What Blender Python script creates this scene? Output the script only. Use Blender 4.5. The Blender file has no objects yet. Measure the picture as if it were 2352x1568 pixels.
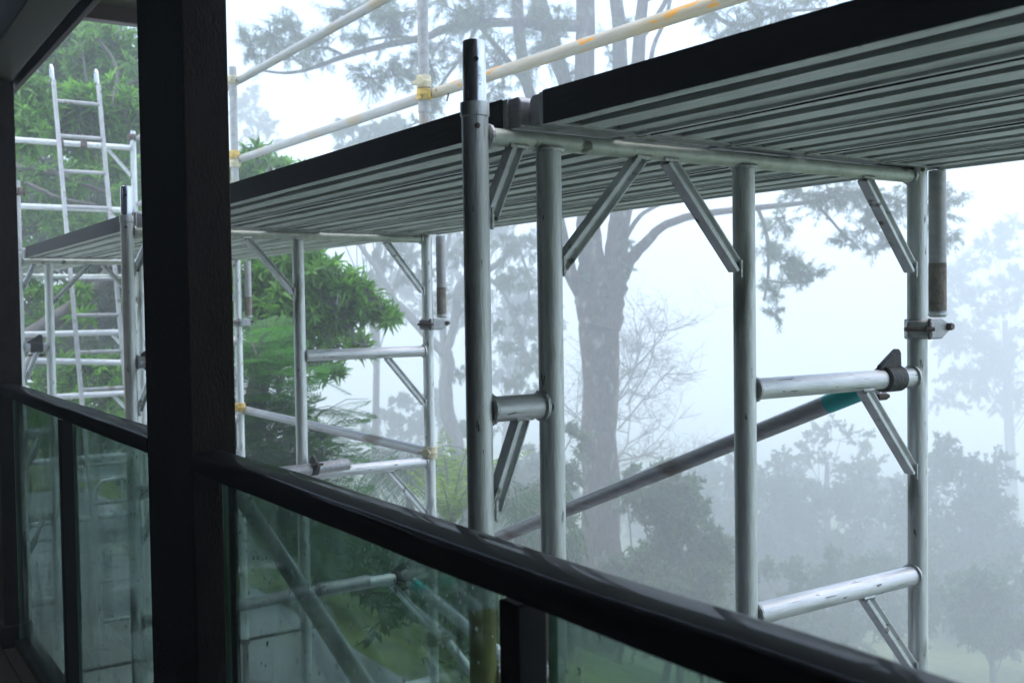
import bpy, math, random
import numpy as np
from mathutils import Vector, Matrix

# ------------------------------------------------------------------ camera, world, light
scene = bpy.context.scene
col = scene.collection
F, YAW, PITCH, ROLL = 2414.95, 0.9821, -0.0314, -0.0142      # focal length in pixels of a 2352 px wide frame
CAM = np.array([1.6297, -1.014, -0.3143])
fw = np.array([-math.sin(YAW)*math.cos(PITCH), math.cos(YAW)*math.cos(PITCH), math.sin(PITCH)])
rt = np.array([math.cos(YAW), math.sin(YAW), 0.0])
up = np.cross(rt, fw)
r2 = math.cos(ROLL)*rt + math.sin(ROLL)*up
u2 = -math.sin(ROLL)*rt + math.cos(ROLL)*up
cd = bpy.data.cameras.new('camera')
cam = bpy.data.objects.new('camera', cd); col.objects.link(cam)
cd.sensor_width = 36.0; cd.lens = F/2352*36; cd.clip_start = .02; cd.clip_end = 2000
cd.dof.use_dof = True; cd.dof.focus_distance = 2.5; cd.dof.aperture_fstop = 7.5
cam.matrix_world = Matrix(((r2[0], u2[0], -fw[0], CAM[0]), (r2[1], u2[1], -fw[1], CAM[1]), (r2[2], u2[2], -fw[2], CAM[2]), (0, 0, 0, 1)))
scene.camera = cam

SUN_EL, SUN_AZ = math.radians(58), math.radians(-20)
w = bpy.data.worlds.new('World'); scene.world = w; w.use_nodes = True
nt = w.node_tree; bg = nt.nodes['Background']
sky = nt.nodes.new('ShaderNodeTexSky'); sky.sky_type = 'NISHITA'; sky.sun_disc = False
sky.sun_elevation = SUN_EL; sky.sun_rotation = math.radians(20); sky.air_density = 1.0; sky.dust_density = 1.5; sky.ozone_density = 1.0
nt.links.new(sky.outputs[0], bg.inputs[0]); bg.inputs[1].default_value = 0.13
sd = bpy.data.lights.new('sun', 'SUN'); sd.energy = 1.2; sd.angle = math.radians(35); sd.color = (1, .97, .93)
sun = bpy.data.objects.new('sun', sd); col.objects.link(sun)
sun.rotation_euler = (math.pi/2 - SUN_EL, 0, SUN_AZ)
scene.view_settings.view_transform = 'Standard'; scene.view_settings.look = 'None'
scene.view_settings.gamma = 1.0; scene.view_settings.exposure = 1.84
cy = scene.cycles
cy.max_bounces = 10; cy.diffuse_bounces = 3; cy.glossy_bounces = 4; cy.transmission_bounces = 8; cy.transparent_max_bounces = 16
cy.volume_bounces = 3; cy.use_denoising = True; cy.caustics_reflective = False; cy.caustics_refractive = False
cy.sample_clamp_indirect = 6
rng = np.random.default_rng(7); random.seed(7)

# ------------------------------------------------------------------ helpers
def at(px, py, depth):
    """a photo pixel (2352 px frame) and a depth in metres along the view -> a point"""
    return CAM + (fw + r2*((px-1176)/F) - u2*((py-784)/F))*depth

def frame_axes(d):
    d = np.asarray(d, float); d = d/np.linalg.norm(d)
    a = np.array([0, 0, 1.0]) if abs(d[2]) < .9 else np.array([1.0, 0, 0])
    u = np.cross(a, d); u /= np.linalg.norm(u)
    return d, u, np.cross(d, u)

class MB:
    def __init__(s): s.v = []; s.f = []; s.n = 0
    def add(s, v, f):
        v = np.asarray(v, float).reshape(-1, 3)
        s.v.append(v); s.f += [tuple(i+s.n for i in q) for q in f]; s.n += len(v)
    def tube(s, p, q, r, n=20, r2_=None, cap=True):
        s.path([p, q], [r, r if r2_ is None else r2_], n, cap)
    def path(s, pts, rad, n=8, cap=True, closed=False):
        pts = np.asarray(pts, float); k = len(pts); V = []; u = None
        for i in range(k):
            a = pts[max(i-1, 0)] if not closed else pts[i-1]
            b = pts[min(i+1, k-1)] if not closed else pts[(i+1) % k]
            d, u0, w0 = frame_axes(b-a)
            if u is not None:
                u0 = u - d*(u@d); u0 /= np.linalg.norm(u0); w0 = np.cross(d, u0)
            u = u0
            r = rad[i] if hasattr(rad, '__len__') else rad
            for j in range(n):
                t = 2*math.pi*j/n; V.append(pts[i] + r*(math.cos(t)*u0 + math.sin(t)*w0))
        fs = []
        for i in range(k if closed else k-1):
            i2 = (i+1) % k
            for j in range(n):
                j2 = (j+1) % n; fs.append((i*n+j, i*n+j2, i2*n+j2, i2*n+j))
        if cap and not closed:
            fs.append(tuple(range(n-1, -1, -1))); fs.append(tuple((k-1)*n+j for j in range(n)))
        s.add(V, fs)
    def box(s, a, b):
        x0, y0, z0 = np.minimum(a, b); x1, y1, z1 = np.maximum(a, b)
        s.add([(x0,y0,z0),(x1,y0,z0),(x1,y1,z0),(x0,y1,z0),(x0,y0,z1),(x1,y0,z1),(x1,y1,z1),(x0,y1,z1)],
              [(0,3,2,1),(4,5,6,7),(0,1,5,4),(1,2,6,5),(2,3,7,6),(3,0,4,7)])
    def bar(s, p, q, wd, ht, side=None):
        """rectangular bar from p to q, width along `side`"""
        p = np.asarray(p, float); q = np.asarray(q, float); d, u, v = frame_axes(q-p)
        if side is not None:
            u = np.asarray(side, float); u = u - d*(u@d); u /= np.linalg.norm(u); v = np.cross(d, u)
        V = [c + u*a*wd/2 + v*b*ht/2 for c in (p, q) for a, b in ((-1,-1),(1,-1),(1,1),(-1,1))]
        s.add(V, [(3,2,1,0),(4,5,6,7),(0,1,5,4),(1,2,6,5),(2,3,7,6),(3,0,4,7)])
    def prof_x(s, prof, x0, x1, nseg=1, wob=None):
        """extrude a (y,z) outline along x"""
        k = len(prof); V = []; fs = []
        for i in range(nseg+1):
            x = x0 + (x1-x0)*i/nseg
            for j, (y, z) in enumerate(prof):
                dy, dz = wob(x, j) if wob else (0, 0)
                V.append((x, y+dy, z+dz))
        for i in range(nseg):
            for j in range(k):
                j2 = (j+1) % k; fs.append((i*k+j, i*k+j2, (i+1)*k+j2, (i+1)*k+j))
        fs.append(tuple(range(k-1, -1, -1))); fs.append(tuple(nseg*k+j for j in range(k)))
        s.add(V, fs)
    def prof(s, outline, o, ex, ey, ez, h):
        """extrude a flat outline (a,b) in axes ex,ey by h along ez from o"""
        o, ex, ey, ez = [np.asarray(t, float) for t in (o, ex, ey, ez)]; k = len(outline)
        V = [o + ex*a + ey*b for a, b in outline] + [o + ex*a + ey*b + ez*h for a, b in outline]
        s.add(V, [tuple(range(k-1, -1, -1)), tuple(range(k, 2*k))] + [(j, (j+1) % k, k+(j+1) % k, k+j) for j in range(k)])
    def build(s, name, m, parent=None, smooth=True, bevel=0):
        me = bpy.data.meshes.new(name)
        o3 = np.array(parent['org']) if parent is not None and 'org' in parent else np.zeros(3)
        V = np.concatenate(s.v) - o3
        me.from_pydata(V.tolist(), [], s.f); me.materials.append(m)
        if smooth: shade(me)
        o = bpy.data.objects.new(name, me); col.objects.link(o)
        if parent is not None:
            o.parent = parent; o['org'] = list(o3)
        if bevel:
            b = o.modifiers.new('bevel', 'BEVEL'); b.width = bevel; b.segments = 2; b.limit_method = 'ANGLE'
        return o

def shade(me, ang=40):
    import bmesh
    me.polygons.foreach_set('use_smooth', [True]*len(me.polygons))
    bm = bmesh.new(); bm.from_mesh(me); th = math.radians(ang)
    for e in bm.edges:
        if len(e.link_faces) == 2 and e.calc_face_angle(0) > th: e.smooth = False
    bm.to_mesh(me); bm.free()

def raw_mesh(name, V, Q, m, parent=None, smooth=False):
    """quads from numpy arrays"""
    o3 = np.array(parent['org']) if parent is not None and 'org' in parent else np.zeros(3)
    me = bpy.data.meshes.new(name); V = np.asarray(V)-o3; Q = np.asarray(Q)
    me.vertices.add(len(V)); me.vertices.foreach_set('co', V.astype(np.float32).ravel())
    k = Q.shape[1]; me.loops.add(Q.size); me.loops.foreach_set('vertex_index', Q.astype(np.int32).ravel())
    me.polygons.add(len(Q)); me.polygons.foreach_set('loop_start', np.arange(0, Q.size, k, dtype=np.int32))
    me.polygons.foreach_set('loop_total', np.full(len(Q), k, dtype=np.int32))
    me.update(calc_edges=True); me.validate(); me.materials.append(m)
    if smooth: me.polygons.foreach_set('use_smooth', [True]*len(me.polygons))
    o = bpy.data.objects.new(name, me); col.objects.link(o)
    if parent is not None: o.parent = parent; o['org'] = list(o3)
    return o

def tag(o, label, cat, group=None):
    o['label'] = label; o['category'] = cat
    if group: o['group'] = group
    return o
def thing(name, loc, label, cat, group=None):
    o = bpy.data.objects.new(name, None); col.objects.link(o); o.location = loc; o['org'] = [float(t) for t in loc]
    o.empty_display_size = .1
    return tag(o, label, cat, group)
def struct(o): o['kind'] = 'structure'; return o
def stuff(o): o['kind'] = 'stuff'; return o
def copy_tree(o, dx, parent=None):
    c = o.copy(); col.objects.link(c)
    if parent is None:
        c.location = o.location + Vector(dx); c['org'] = [o['org'][i]+dx[i] for i in range(3)]
    else:
        c.parent = parent
        if 'org' in o: c['org'] = [o['org'][i]+dx[i] for i in range(3)]
    for ch in o.children: copy_tree(ch, dx, c)
    return c

# ------------------------------------------------------------------ materials
def mat(name, color, rough=.6, metal=0.0, var=.25, scale=8, rscale=None, stretch=(1,1,1), bump=0.0, bscale=40, spec=.5, coat=0, color2=None, cmask=None, spots=None):
    m = bpy.data.materials.new(name); m.use_nodes = True; n = m.node_tree; L = n.links; b = n.nodes['Principled BSDF']
    b.inputs['Roughness'].default_value = rough; b.inputs['Metallic'].default_value = metal
    b.inputs['Specular IOR Level'].default_value = spec; b.inputs['Coat Weight'].default_value = coat
    tc = n.nodes.new('ShaderNodeTexCoord'); mp = n.nodes.new('ShaderNodeMapping'); mp.inputs['Scale'].default_value = stretch
    L.new(tc.outputs['Object'], mp.inputs[0])
    no = n.nodes.new('ShaderNodeTexNoise'); no.inputs['Scale'].default_value = scale; no.inputs['Detail'].default_value = 6; no.inputs['Roughness'].default_value = .65
    L.new(mp.outputs[0], no.inputs['Vector'])
    cr = n.nodes.new('ShaderNodeValToRGB'); L.new(no.outputs[0], cr.inputs[0])
    c = np.array(color); c2 = np.array(color2) if color2 is not None else c*(1+var)
    cr.color_ramp.elements[0].position = .3; cr.color_ramp.elements[1].position = .7
    cr.color_ramp.elements[0].color = (*np.clip(c*(1-var), 0, 1), 1); cr.color_ramp.elements[1].color = (*np.clip(c2, 0, 1), 1)
    out = cr.outputs[0]
    if spots is not None:                       # (colour, noise scale, threshold, softness, stretch)
        for sc, ss, th, so, st in spots:
            mp2 = n.nodes.new('ShaderNodeMapping'); mp2.inputs['Scale'].default_value = st; L.new(tc.outputs['Object'], mp2.inputs[0])
            n2 = n.nodes.new('ShaderNodeTexNoise'); n2.inputs['Scale'].default_value = ss; n2.inputs['Detail'].default_value = 5; L.new(mp2.outputs[0], n2.inputs['Vector'])
            r = n.nodes.new('ShaderNodeMapRange'); r.inputs[1].default_value = th; r.inputs[2].default_value = th+so; L.new(n2.outputs[0], r.inputs[0])
            mx = n.nodes.new('ShaderNodeMix'); mx.data_type = 'RGBA'; L.new(r.outputs[0], mx.inputs[0]); L.new(out, mx.inputs[6]); mx.inputs[7].default_value = (*sc, 1)
            out = mx.outputs[2]
    L.new(out, b.inputs['Base Color'])
    rr = n.nodes.new('ShaderNodeMapRange'); rr.inputs[3].default_value = max(rough-.12, .02); rr.inputs[4].default_value = min(rough+.15, 1)
    L.new(no.outputs[0], rr.inputs[0]); L.new(rr.outputs[0], b.inputs['Roughness'])
    if bump:
        nb = n.nodes.new('ShaderNodeTexNoise'); nb.inputs['Scale'].default_value = bscale; nb.inputs['Detail'].default_value = 5; L.new(mp.outputs[0], nb.inputs['Vector'])
        bp = n.nodes.new('ShaderNodeBump'); bp.inputs['Strength'].default_value = bump; bp.inputs['Distance'].default_value = .01
        L.new(nb.outputs[0], bp.inputs['Height']); L.new(bp.outputs[0], b.inputs['Normal'])
    return m

def leaf_mat(name, c1, c2, trans=.35):
    m = bpy.data.materials.new(name); m.use_nodes = True; n = m.node_tree; L = n.links
    for x in list(n.nodes): n.nodes.remove(x)
    out = n.nodes.new('ShaderNodeOutputMaterial'); g = n.nodes.new('ShaderNodeNewGeometry')
    tc = n.nodes.new('ShaderNodeTexCoord'); no = n.nodes.new('ShaderNodeTexNoise'); no.inputs['Scale'].default_value = .9; L.new(tc.outputs['Object'], no.inputs['Vector'])
    ad = n.nodes.new('ShaderNodeMath'); ad.operation = 'ADD'; L.new(g.outputs['Random Per Island'], ad.inputs[0]); L.new(no.outputs[0], ad.inputs[1])
    cr = n.nodes.new('ShaderNodeValToRGB'); mr = n.nodes.new('ShaderNodeMapRange'); mr.inputs[1].default_value = .35; mr.inputs[2].default_value = 1.65
    L.new(ad.outputs[0], mr.inputs[0]); L.new(mr.outputs[0], cr.inputs[0])
    cr.color_ramp.elements[0].color = (*c1, 1); cr.color_ramp.elements[1].color = (*c2, 1)
    d = n.nodes.new('ShaderNodeBsdfPrincipled'); d.inputs['Roughness'].default_value = .45; d.inputs['Specular IOR Level'].default_value = .35; L.new(cr.outputs[0], d.inputs['Base Color'])
    t = n.nodes.new('ShaderNodeBsdfTranslucent'); hs = n.nodes.new('ShaderNodeHueSaturation'); hs.inputs['Value'].default_value = 1.5; L.new(cr.outputs[0], hs.inputs['Color']); L.new(hs.outputs[0], t.inputs[0])
    mx = n.nodes.new('ShaderNodeMixShader'); mx.inputs[0].default_value = trans
    L.new(d.outputs[0], mx.inputs[1]); L.new(t.outputs[0], mx.inputs[2]); L.new(mx.outputs[0], out.inputs[0])
    return m

ST = (6, 6, .6)     # streaks along upright tubes
ALU = mat('weathered_aluminium', (.69,.72,.69), .45, .5, .2, 14, stretch=ST, bump=.15, bscale=60,
          spots=[((.14,.15,.13), 70, .68, .04, (1,1,.25)), ((.36,.37,.34), 160, .68, .05, (1,1,.06)), ((.30,.31,.27), 7, .58, .1, (2,2,.5))])
ALU_H = mat('weathered_aluminium_rung', (.70,.72,.71), .42, .45, .2, 14, stretch=(6,.7,6), bump=.1, bscale=60,
          spots=[((.16,.16,.16), 80, .67, .03, (1,.2,1)), ((.25,.25,.24), 170, .65, .03, (1,.05,1))])
ALU_X = mat('weathered_aluminium_ledger', (.45,.45,.45), .42, .5, .25, 12, stretch=(.6,6,6), bump=.1, bscale=60,
          spots=[((.22,.19,.15), 8, .6, .1, (.3,1,1))])
ALU_SPIG = mat('polished_aluminium_spigot', (.62,.64,.66), .22, .9, .15, 20, stretch=(8,8,.5), bump=.05)
ALU_TR = mat('green_tinged_aluminium', (.62,.67,.58), .5, .3, .2, 10, stretch=(2,2,2), bump=.1, spots=[((.16,.17,.12), 18, .62, .06, (1,1,1))])
ALU_K = mat('aluminium_knee', (.66,.69,.67), .42, .4, .2, 12, stretch=(2,2,2), bump=.1, spots=[((.2,.2,.17), 22, .64, .05, (1,1,1))])
LADDER_M = mat('dull_ladder_aluminium', (.44,.44,.43), .45, .4, .2, 12, bump=.1, spots=[((.25,.22,.18), 14, .62, .06, (1,1,1))])
WELD = mat('weld_bead', (.50,.52,.50), .35, .8, .3, 60, bump=.4, bscale=200)
PLANK = mat('plank_aluminium', (.72,.78,.74), .45, .15, .25, 10, stretch=(.5,5,5), bump=.15, bscale=40,
            spots=[((.12,.12,.11), 60, .69, .03, (.5,1,1)), ((.55,.6,.57), 5, .62, .08, (.3,2,2))])
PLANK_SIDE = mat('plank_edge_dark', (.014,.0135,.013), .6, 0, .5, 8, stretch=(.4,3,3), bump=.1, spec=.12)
STEEL = mat('rusty_steel', (.13,.10,.085), .55, .5, .45, 25, bump=.3, bscale=80)
DARKCAST = mat('dark_cast_clamp', (.045,.045,.043), .5, .4, .4, 25, bump=.3, bscale=90)
CLAMPALU = mat('cast_aluminium_clamp', (.36,.37,.36), .4, .75, .3, 25, bump=.2, bscale=90)
YELLOW = mat('chipped_yellow_paint', (.62,.43,.10), .5, 0, .25, 12, bump=.2, bscale=60, spots=[((.42,.40,.36), 18, .58, .05, (1,1,1)), ((.12,.09,.05), 30, .66, .05, (1,1,1))])
CREAM = mat('faded_cream_paint', (.62,.56,.36), .5, 0, .2, 12, bump=.2, bscale=60, spots=[((.35,.33,.30), 18, .6, .05, (1,1,1))])
GALV = mat('galvanised_guardrail', (.40,.40,.385), .5, .25, .2, 10, stretch=(.5,4,4), bump=.15, bscale=50, spots=[((.40,.34,.24), 5, .54, .12, (.6,1.5,1.5))])
GALV_OR = mat('galvanised_rail_orange_flakes', (.44,.41,.33), .5, .15, .2, 10, stretch=(.5,4,4), bump=.15, bscale=50,
              spots=[((.46,.38,.22), 3, .47, .16, (.5,2,2)), ((.68,.32,.04), 11, .59, .025, (.5,2.0,2.0)), ((.30,.42,.36), 7, .66, .05, (.8,2,2))])
TAPE = mat('teal_tape', (.0,.58,.55), .35, 0, .12, 20, bump=.1)
TIMBER = mat('dark_stained_timber', (.013,.008,.0055), .7, 0, .7, 14, stretch=(2,2,.9), bump=.35, bscale=90, spec=.12)
RAILM = mat('black_gloss_handrail', (.003,.0035,.0035), .5, 0, .4, 5, stretch=(.4,2,2), spec=.05)
def add_gloss(m, lo, hi, rough, bsc, bst):
    """a thin worn varnish over the paint: reflects a little, more at a low angle"""
    n = m.node_tree; L = n.links; b = n.nodes['Principled BSDF']; o = n.nodes['Material Output']
    lw = n.nodes.new('ShaderNodeLayerWeight'); pw = n.nodes.new('ShaderNodeMath'); pw.operation = 'POWER'; pw.inputs[1].default_value = 4; L.new(lw.outputs['Facing'], pw.inputs[0])
    ma = n.nodes.new('ShaderNodeMath'); ma.operation = 'MULTIPLY_ADD'; ma.inputs[1].default_value = hi; ma.inputs[2].default_value = lo; L.new(pw.outputs[0], ma.inputs[0])
    g = n.nodes.new('ShaderNodeBsdfGlossy'); g.inputs['Roughness'].default_value = rough
    tc = n.nodes.new('ShaderNodeTexCoord'); no = n.nodes.new('ShaderNodeTexNoise'); no.inputs['Scale'].default_value = bsc; L.new(tc.outputs['Object'], no.inputs['Vector'])
    bp = n.nodes.new('ShaderNodeBump'); bp.inputs['Strength'].default_value = bst; bp.inputs['Distance'].default_value = .01; L.new(no.outputs[0], bp.inputs['Height']); L.new(bp.outputs[0], g.inputs['Normal'])
    mx = n.nodes.new('ShaderNodeMixShader'); L.new(ma.outputs[0], mx.inputs[0]); L.new(b.outputs[0], mx.inputs[1]); L.new(g.outputs[0], mx.inputs[2]); L.new(mx.outputs[0], o.inputs['Surface'])
add_gloss(RAILM, .012, .18, .02, 5, .03)
BLACKP = mat('black_powder_coat', (.003,.003,.003), .5, 0, .3, 10, spec=.12)
BEAM = mat('painted_beam', (.038,.038,.016), .6, 0, .18, 4, stretch=(.5,2,2), bump=.05, spec=.2)
DARKT = mat('dark_fascia', (.02,.016,.013), .6, 0, .4, 6, spec=.2)
BROWN = mat('brown_gutter', (.05,.03,.022), .5, 0, .3, 6)
CEIL = mat('dark_ceiling_lining', (.016,.014,.012), .7, 0, .2, 3, spec=.1)
WALLM = mat('dark_house_cladding', (.014,.013,.012), .7, 0, .2, 3, stretch=(.4,1,4), bump=.2, spec=.1)
FLOORM = mat('dark_deck_boards', (.012,.009,.007), .6, 0, .4, 5, stretch=(.5,5,1), bump=.2, spec=.3)
CONC = mat('wet_concrete', (.22,.22,.225), .2, 0, .35, 1.2, bump=.08, bscale=3, spec=.65)
GRASS = mat('lawn', (.10,.15,.05), .85, 0, .35, 1.5, bump=.6, bscale=20, spec=.1, color2=(.19,.23,.09))
WHITE = mat('white_powder_coat', (.75,.76,.75), .4, 0, .08, 8)
SEATM = mat('grey_seat_mesh', (.35,.36,.35), .6, 0, .15, 20)
BARK = mat('rough_bark', (.085,.065,.055), .9, 0, .7, 5, stretch=(3,3,.7), bump=1.0, bscale=9, spec=.1, spots=[((.22,.22,.19), 3, .58, .1, (1,1,.6))])
BARK_S = mat('smooth_grey_bark', (.16,.15,.14), .85, 0, .35, 4, stretch=(2,2,.6), bump=.5, bscale=8, spec=.1)
BARK_P = mat('pale_dead_bark', (.24,.23,.21), .9, 0, .25, 4, bump=.3, spec=.1)
LEAF_GUM = leaf_mat('gum_leaves', (.055,.095,.045), (.13,.19,.085), .5)
LEAF_FAR = leaf_mat('far_leaves', (.045,.08,.04), (.11,.16,.07), .45)
LEAF_PALE = leaf_mat('pale_leaves', (.08,.12,.05), (.17,.22,.09))
LEAF_LANCE = leaf_mat('glossy_lance_leaves', (.028,.11,.02), (.19,.41,.05), .5)
LEAF_FERN = leaf_mat('feathery_leaves', (.03,.12,.03), (.11,.29,.055), .5)
LEAF_PALM = leaf_mat('palm_leaves', (.10,.19,.03), (.26,.38,.07), .4)
LEAF_DRAPE = leaf_mat('drooping_leaves', (.028,.075,.028), (.07,.15,.05), .4)

# ------------------------------------------------------------------ ground
GZ = -2.75
def gz(x, y):
    d = np.maximum(y-2.6, 0.0)
    z = -2.83 - .50*np.minimum(d, 27.0) - .10*np.maximum(d-27.0, 0)
    return z + (.12*np.sin(x*.21+y*.13) + .08*np.sin(x*.5-y*.37))*np.clip(d/4, 0, 1)
gx = np.concatenate([np.linspace(-410, -160, 6), np.linspace(-150, -40, 23), np.linspace(-38, 38, 77), np.linspace(40, 150, 23), np.linspace(160, 410, 6)])
gy = np.concatenate([np.linspace(-410, -160, 6), np.linspace(-150, -6, 25), np.linspace(-4, 60, 97), np.linspace(62, 150, 23), np.linspace(160, 410, 6)])
X, Y = np.meshgrid(gx, gy); V = np.stack([X, Y, gz(X, Y)], -1).reshape(-1, 3); nx, ny = len(gx), len(gy)
i, j = np.meshgrid(np.arange(nx-1), np.arange(ny-1)); a = (j*nx+i).ravel()
struct(raw_mesh('ground', V, np.stack([a, a+1, a+1+nx, a+nx], -1), GRASS, smooth=True))
t = MB(); t.prof_x([(-4,-2.95),(2.2,-2.95),(2.2,GZ-.012),(2.188,GZ),(-4,GZ)], -14, 4.5)
terr = struct(t.build('terrace', CONC))
for xj in (-10.6, -5.93, -1.2):                                 # joints between the concrete bays
    t = MB(); t.box((xj-.03, -3.4, GZ-.02), (xj+.03, 2.17, GZ+.004)); t.build('expansion_joint', DARKT, terr)

# ------------------------------------------------------------------ house and veranda
RT = -.572                                                    # top of the handrail
t = thing('house', (0, -3.4, GZ), 'dark clad house wall behind the veranda', 'house')
m = MB(); m.box((-3.0, -3.55, GZ), (4.2, -3.4, 1.3)); m.build('wall', WALLM, t)
m = MB(); m.box((4.0, -3.4, GZ), (4.15, .2, 1.3)); m.build('added_end_wall', WALLM, t)  # closing wall added out of view to keep the veranda dark
m = MB(); m.box((-3.2, -3.55, GZ), (-3.04, -.436, 1.0)); m.build('added_end_wall', WALLM, t)  # wall added to stop light from the open end reaching post and rail
m = MB(); m.box((-2.95, -3.3, GZ), (3.98, -.55, -1.72)); m.build('base_wall', WALLM, t)
m = MB()
fl = MB(); fl.box((-2.98, -3.39, -1.72), (3.98, -.30, -1.60)); flo = struct(fl.build('floor', FLOORM))
for k in range(22):
    m = MB(); y0 = -3.38+k*.14; m.box((-2.99, y0, -1.597), (3.97, y0+.134, -1.575)); m.build('floor_board', FLOORM, flo, bevel=.003)

t = thing('veranda_roof', (0, -1.8, .58), 'veranda roof with pale painted beam and brown gutter over the posts', 'roof')
m = MB(); m.prof_x([(-.478,.572),(-.352,.572),(-.352,.80),(-.478,.80)], -2.95, 3.98); m.build('beam', BEAM, t, bevel=.004)
m = MB(); m.prof_x([(-.349,.60),(-.325,.60),(-.325,.79),(-.349,.79)], -2.95, 3.98); m.build('packer', DARKT, t)
m = MB(); m.prof_x([(-.322,.570),(-.306,.566),(-.306,.80),(-.322,.80)], -2.96, 3.98); m.build('fascia', BROWN, t, bevel=.002)
m = MB(); m.box((-2.38, -.302, .805), (3.98, .235, .83)); m.build('soffit', BEAM, t)
m = MB(); m.prof([(0,0),(-.05,0),(-.13,.055),(-.13,.10),(0,.10)], (-2.385,-.30,.752), (1,0,0), (0,0,1), (0,1,0), .545); m.build('gutter', BROWN, t, bevel=.003)
m = MB(); m.tube((-2.45,.21,.60), (-2.45,.21,.757), .032, 14); m.build('downpipe', BROWN, t)
m = MB(); m.box((-2.45, -3.39, .86), (3.98, -.482, .90)); m.build('ceiling', CEIL, t)
m = MB(); m.box((-2.6, -3.6, 1.02), (4.2, .26, 1.08)); m.build('roof_sheet', BROWN, t)

def post(x0, x1, y0, y1, label):
    t = thing('veranda_post', ((x0+x1)/2, (y0+y1)/2, -1.575), label, 'post', 'veranda posts')
    m = MB(); m.box((x0, y0, -1.575), (x1, y1, .570)); m.build('shaft', TIMBER, t, bevel=.004)
    m = MB(); m.box((x0-.012, y0-.012, -1.574), (x1+.012, y1+.012, -1.49)); m.build('plinth', TIMBER, t, bevel=.003)
post(-.627, -.318, -.432, -.346, 'wide dark timber veranda post between the glass panels, in front of the scaffold')
post(-3.03, -2.735, -.432, -.346, 'dark timber post at the end of the veranda beside the ladder')

# water film, drops and grime on the glass sit in the material
def glass_mat():
    m = bpy.data.materials.new('wet_green_glass'); m.use_nodes = True; n = m.node_tree; L = n.links
    for x in list(n.nodes): n.nodes.remove(x)
    out = n.nodes.new('ShaderNodeOutputMaterial'); tr = n.nodes.new('ShaderNodeBsdfTransparent'); gl = n.nodes.new('ShaderNodeBsdfGlossy'); df = n.nodes.new('ShaderNodeBsdfDiffuse'); rf = n.nodes.new('ShaderNodeBsdfRefraction')
    tr.inputs[0].default_value = (.56,.66,.62,1); gl.inputs['Roughness'].default_value = .03; df.inputs[0].default_value = (.5,.55,.53,1)
    rf.inputs[0].default_value = (.56,.66,.62,1); rf.inputs['IOR'].default_value = 1.02; rf.inputs['Roughness'].default_value = .18
    lw = n.nodes.new('ShaderNodeLayerWeight'); lw.inputs[0].default_value = .5
    pw = n.nodes.new('ShaderNodeMath'); pw.operation = 'POWER'; pw.inputs[1].default_value = 5; L.new(lw.outputs['Facing'], pw.inputs[0])
    fr = n.nodes.new('ShaderNodeMath'); fr.operation = 'MULTIPLY_ADD'; fr.inputs[1].default_value = .55; fr.inputs[2].default_value = .03; L.new(pw.outputs[0], fr.inputs[0])
    tc = n.nodes.new('ShaderNodeTexCoord'); no = n.nodes.new('ShaderNodeTexNoise'); no.inputs['Scale'].default_value = 4; no.inputs['Detail'].default_value = 5; L.new(tc.outputs['Object'], no.inputs['Vector'])
    mr = n.nodes.new('ShaderNodeMapRange'); mr.inputs[1].default_value = .4; mr.inputs[2].default_value = .75; mr.inputs[3].default_value = .008; mr.inputs[4].default_value = .045; L.new(no.outputs[0], mr.inputs[0])
    mb = n.nodes.new('ShaderNodeMapRange'); mb.inputs[1].default_value = .42; mb.inputs[2].default_value = .62; mb.inputs[3].default_value = .04; mb.inputs[4].default_value = .62; L.new(no.outputs[0], mb.inputs[0])
    m0 = n.nodes.new('ShaderNodeMixShader'); L.new(mb.outputs[0], m0.inputs[0]); L.new(tr.outputs[0], m0.inputs[1]); L.new(rf.outputs[0], m0.inputs[2])
    m1 = n.nodes.new('ShaderNodeMixShader'); L.new(mr.outputs[0], m1.inputs[0]); L.new(m0.outputs[0], m1.inputs[1]); L.new(df.outputs[0], m1.inputs[2])
    m2 = n.nodes.new('ShaderNodeMixShader'); L.new(fr.outputs[0], m2.inputs[0]); L.new(m1.outputs[0], m2.inputs[1]); L.new(gl.outputs[0], m2.inputs[2])
    L.new(m2.outputs[0], out.inputs[0]); return m
GLASS = glass_mat()
EDGE = mat('polished_glass_edge', (.35,.48,.43), .15, 0, .2, 20, spec=.8)
DROP = bpy.data.materials.new('water_drop'); DROP.use_nodes = True
_b = DROP.node_tree.nodes['Principled BSDF']; _b.inputs['Transmission Weight'].default_value = 1; _b.inputs['Roughness'].default_value = .02; _b.inputs['IOR'].default_value = 1.33; _b.inputs['Base Color'].default_value = (1,1,1,1)

def drops_mesh(pts, nrm, sizes, stretch=1.4):
    """many little squashed beads, one joined mesh"""
    base = []
    nl = 6
    for a, r in ((0, 1), (.45, .8), (.8, .4)):
        for j in range(nl): base.append((r*math.cos(2*math.pi*j/nl), r*math.sin(2*math.pi*j/nl), a))
    B = np.array(base); fs = []
    for i in range(2):
        for j in range(nl): fs.append((i*nl+j, i*nl+(j+1) % nl, (i+1)*nl+(j+1) % nl, (i+1)*nl+j))
    fs += [(12,13,14,15), (12,15,16,17)]; fs = np.array(fs)
    V = []; Q = []
    for k, (p, nn, s_) in enumerate(zip(pts, nrm, sizes)):
        d = np.asarray(nn, float); u = np.cross((0,0,1.0), d); u /= np.linalg.norm(u)+1e-9; v = np.cross(d, u)
        V.append(p + s_*(B[:,:1]*u + B[:,1:2]*v*stretch + B[:,2:]*d*.6)); Q.append(fs + len(B)*k)
    return np.concatenate(V), np.concatenate(Q)

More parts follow.
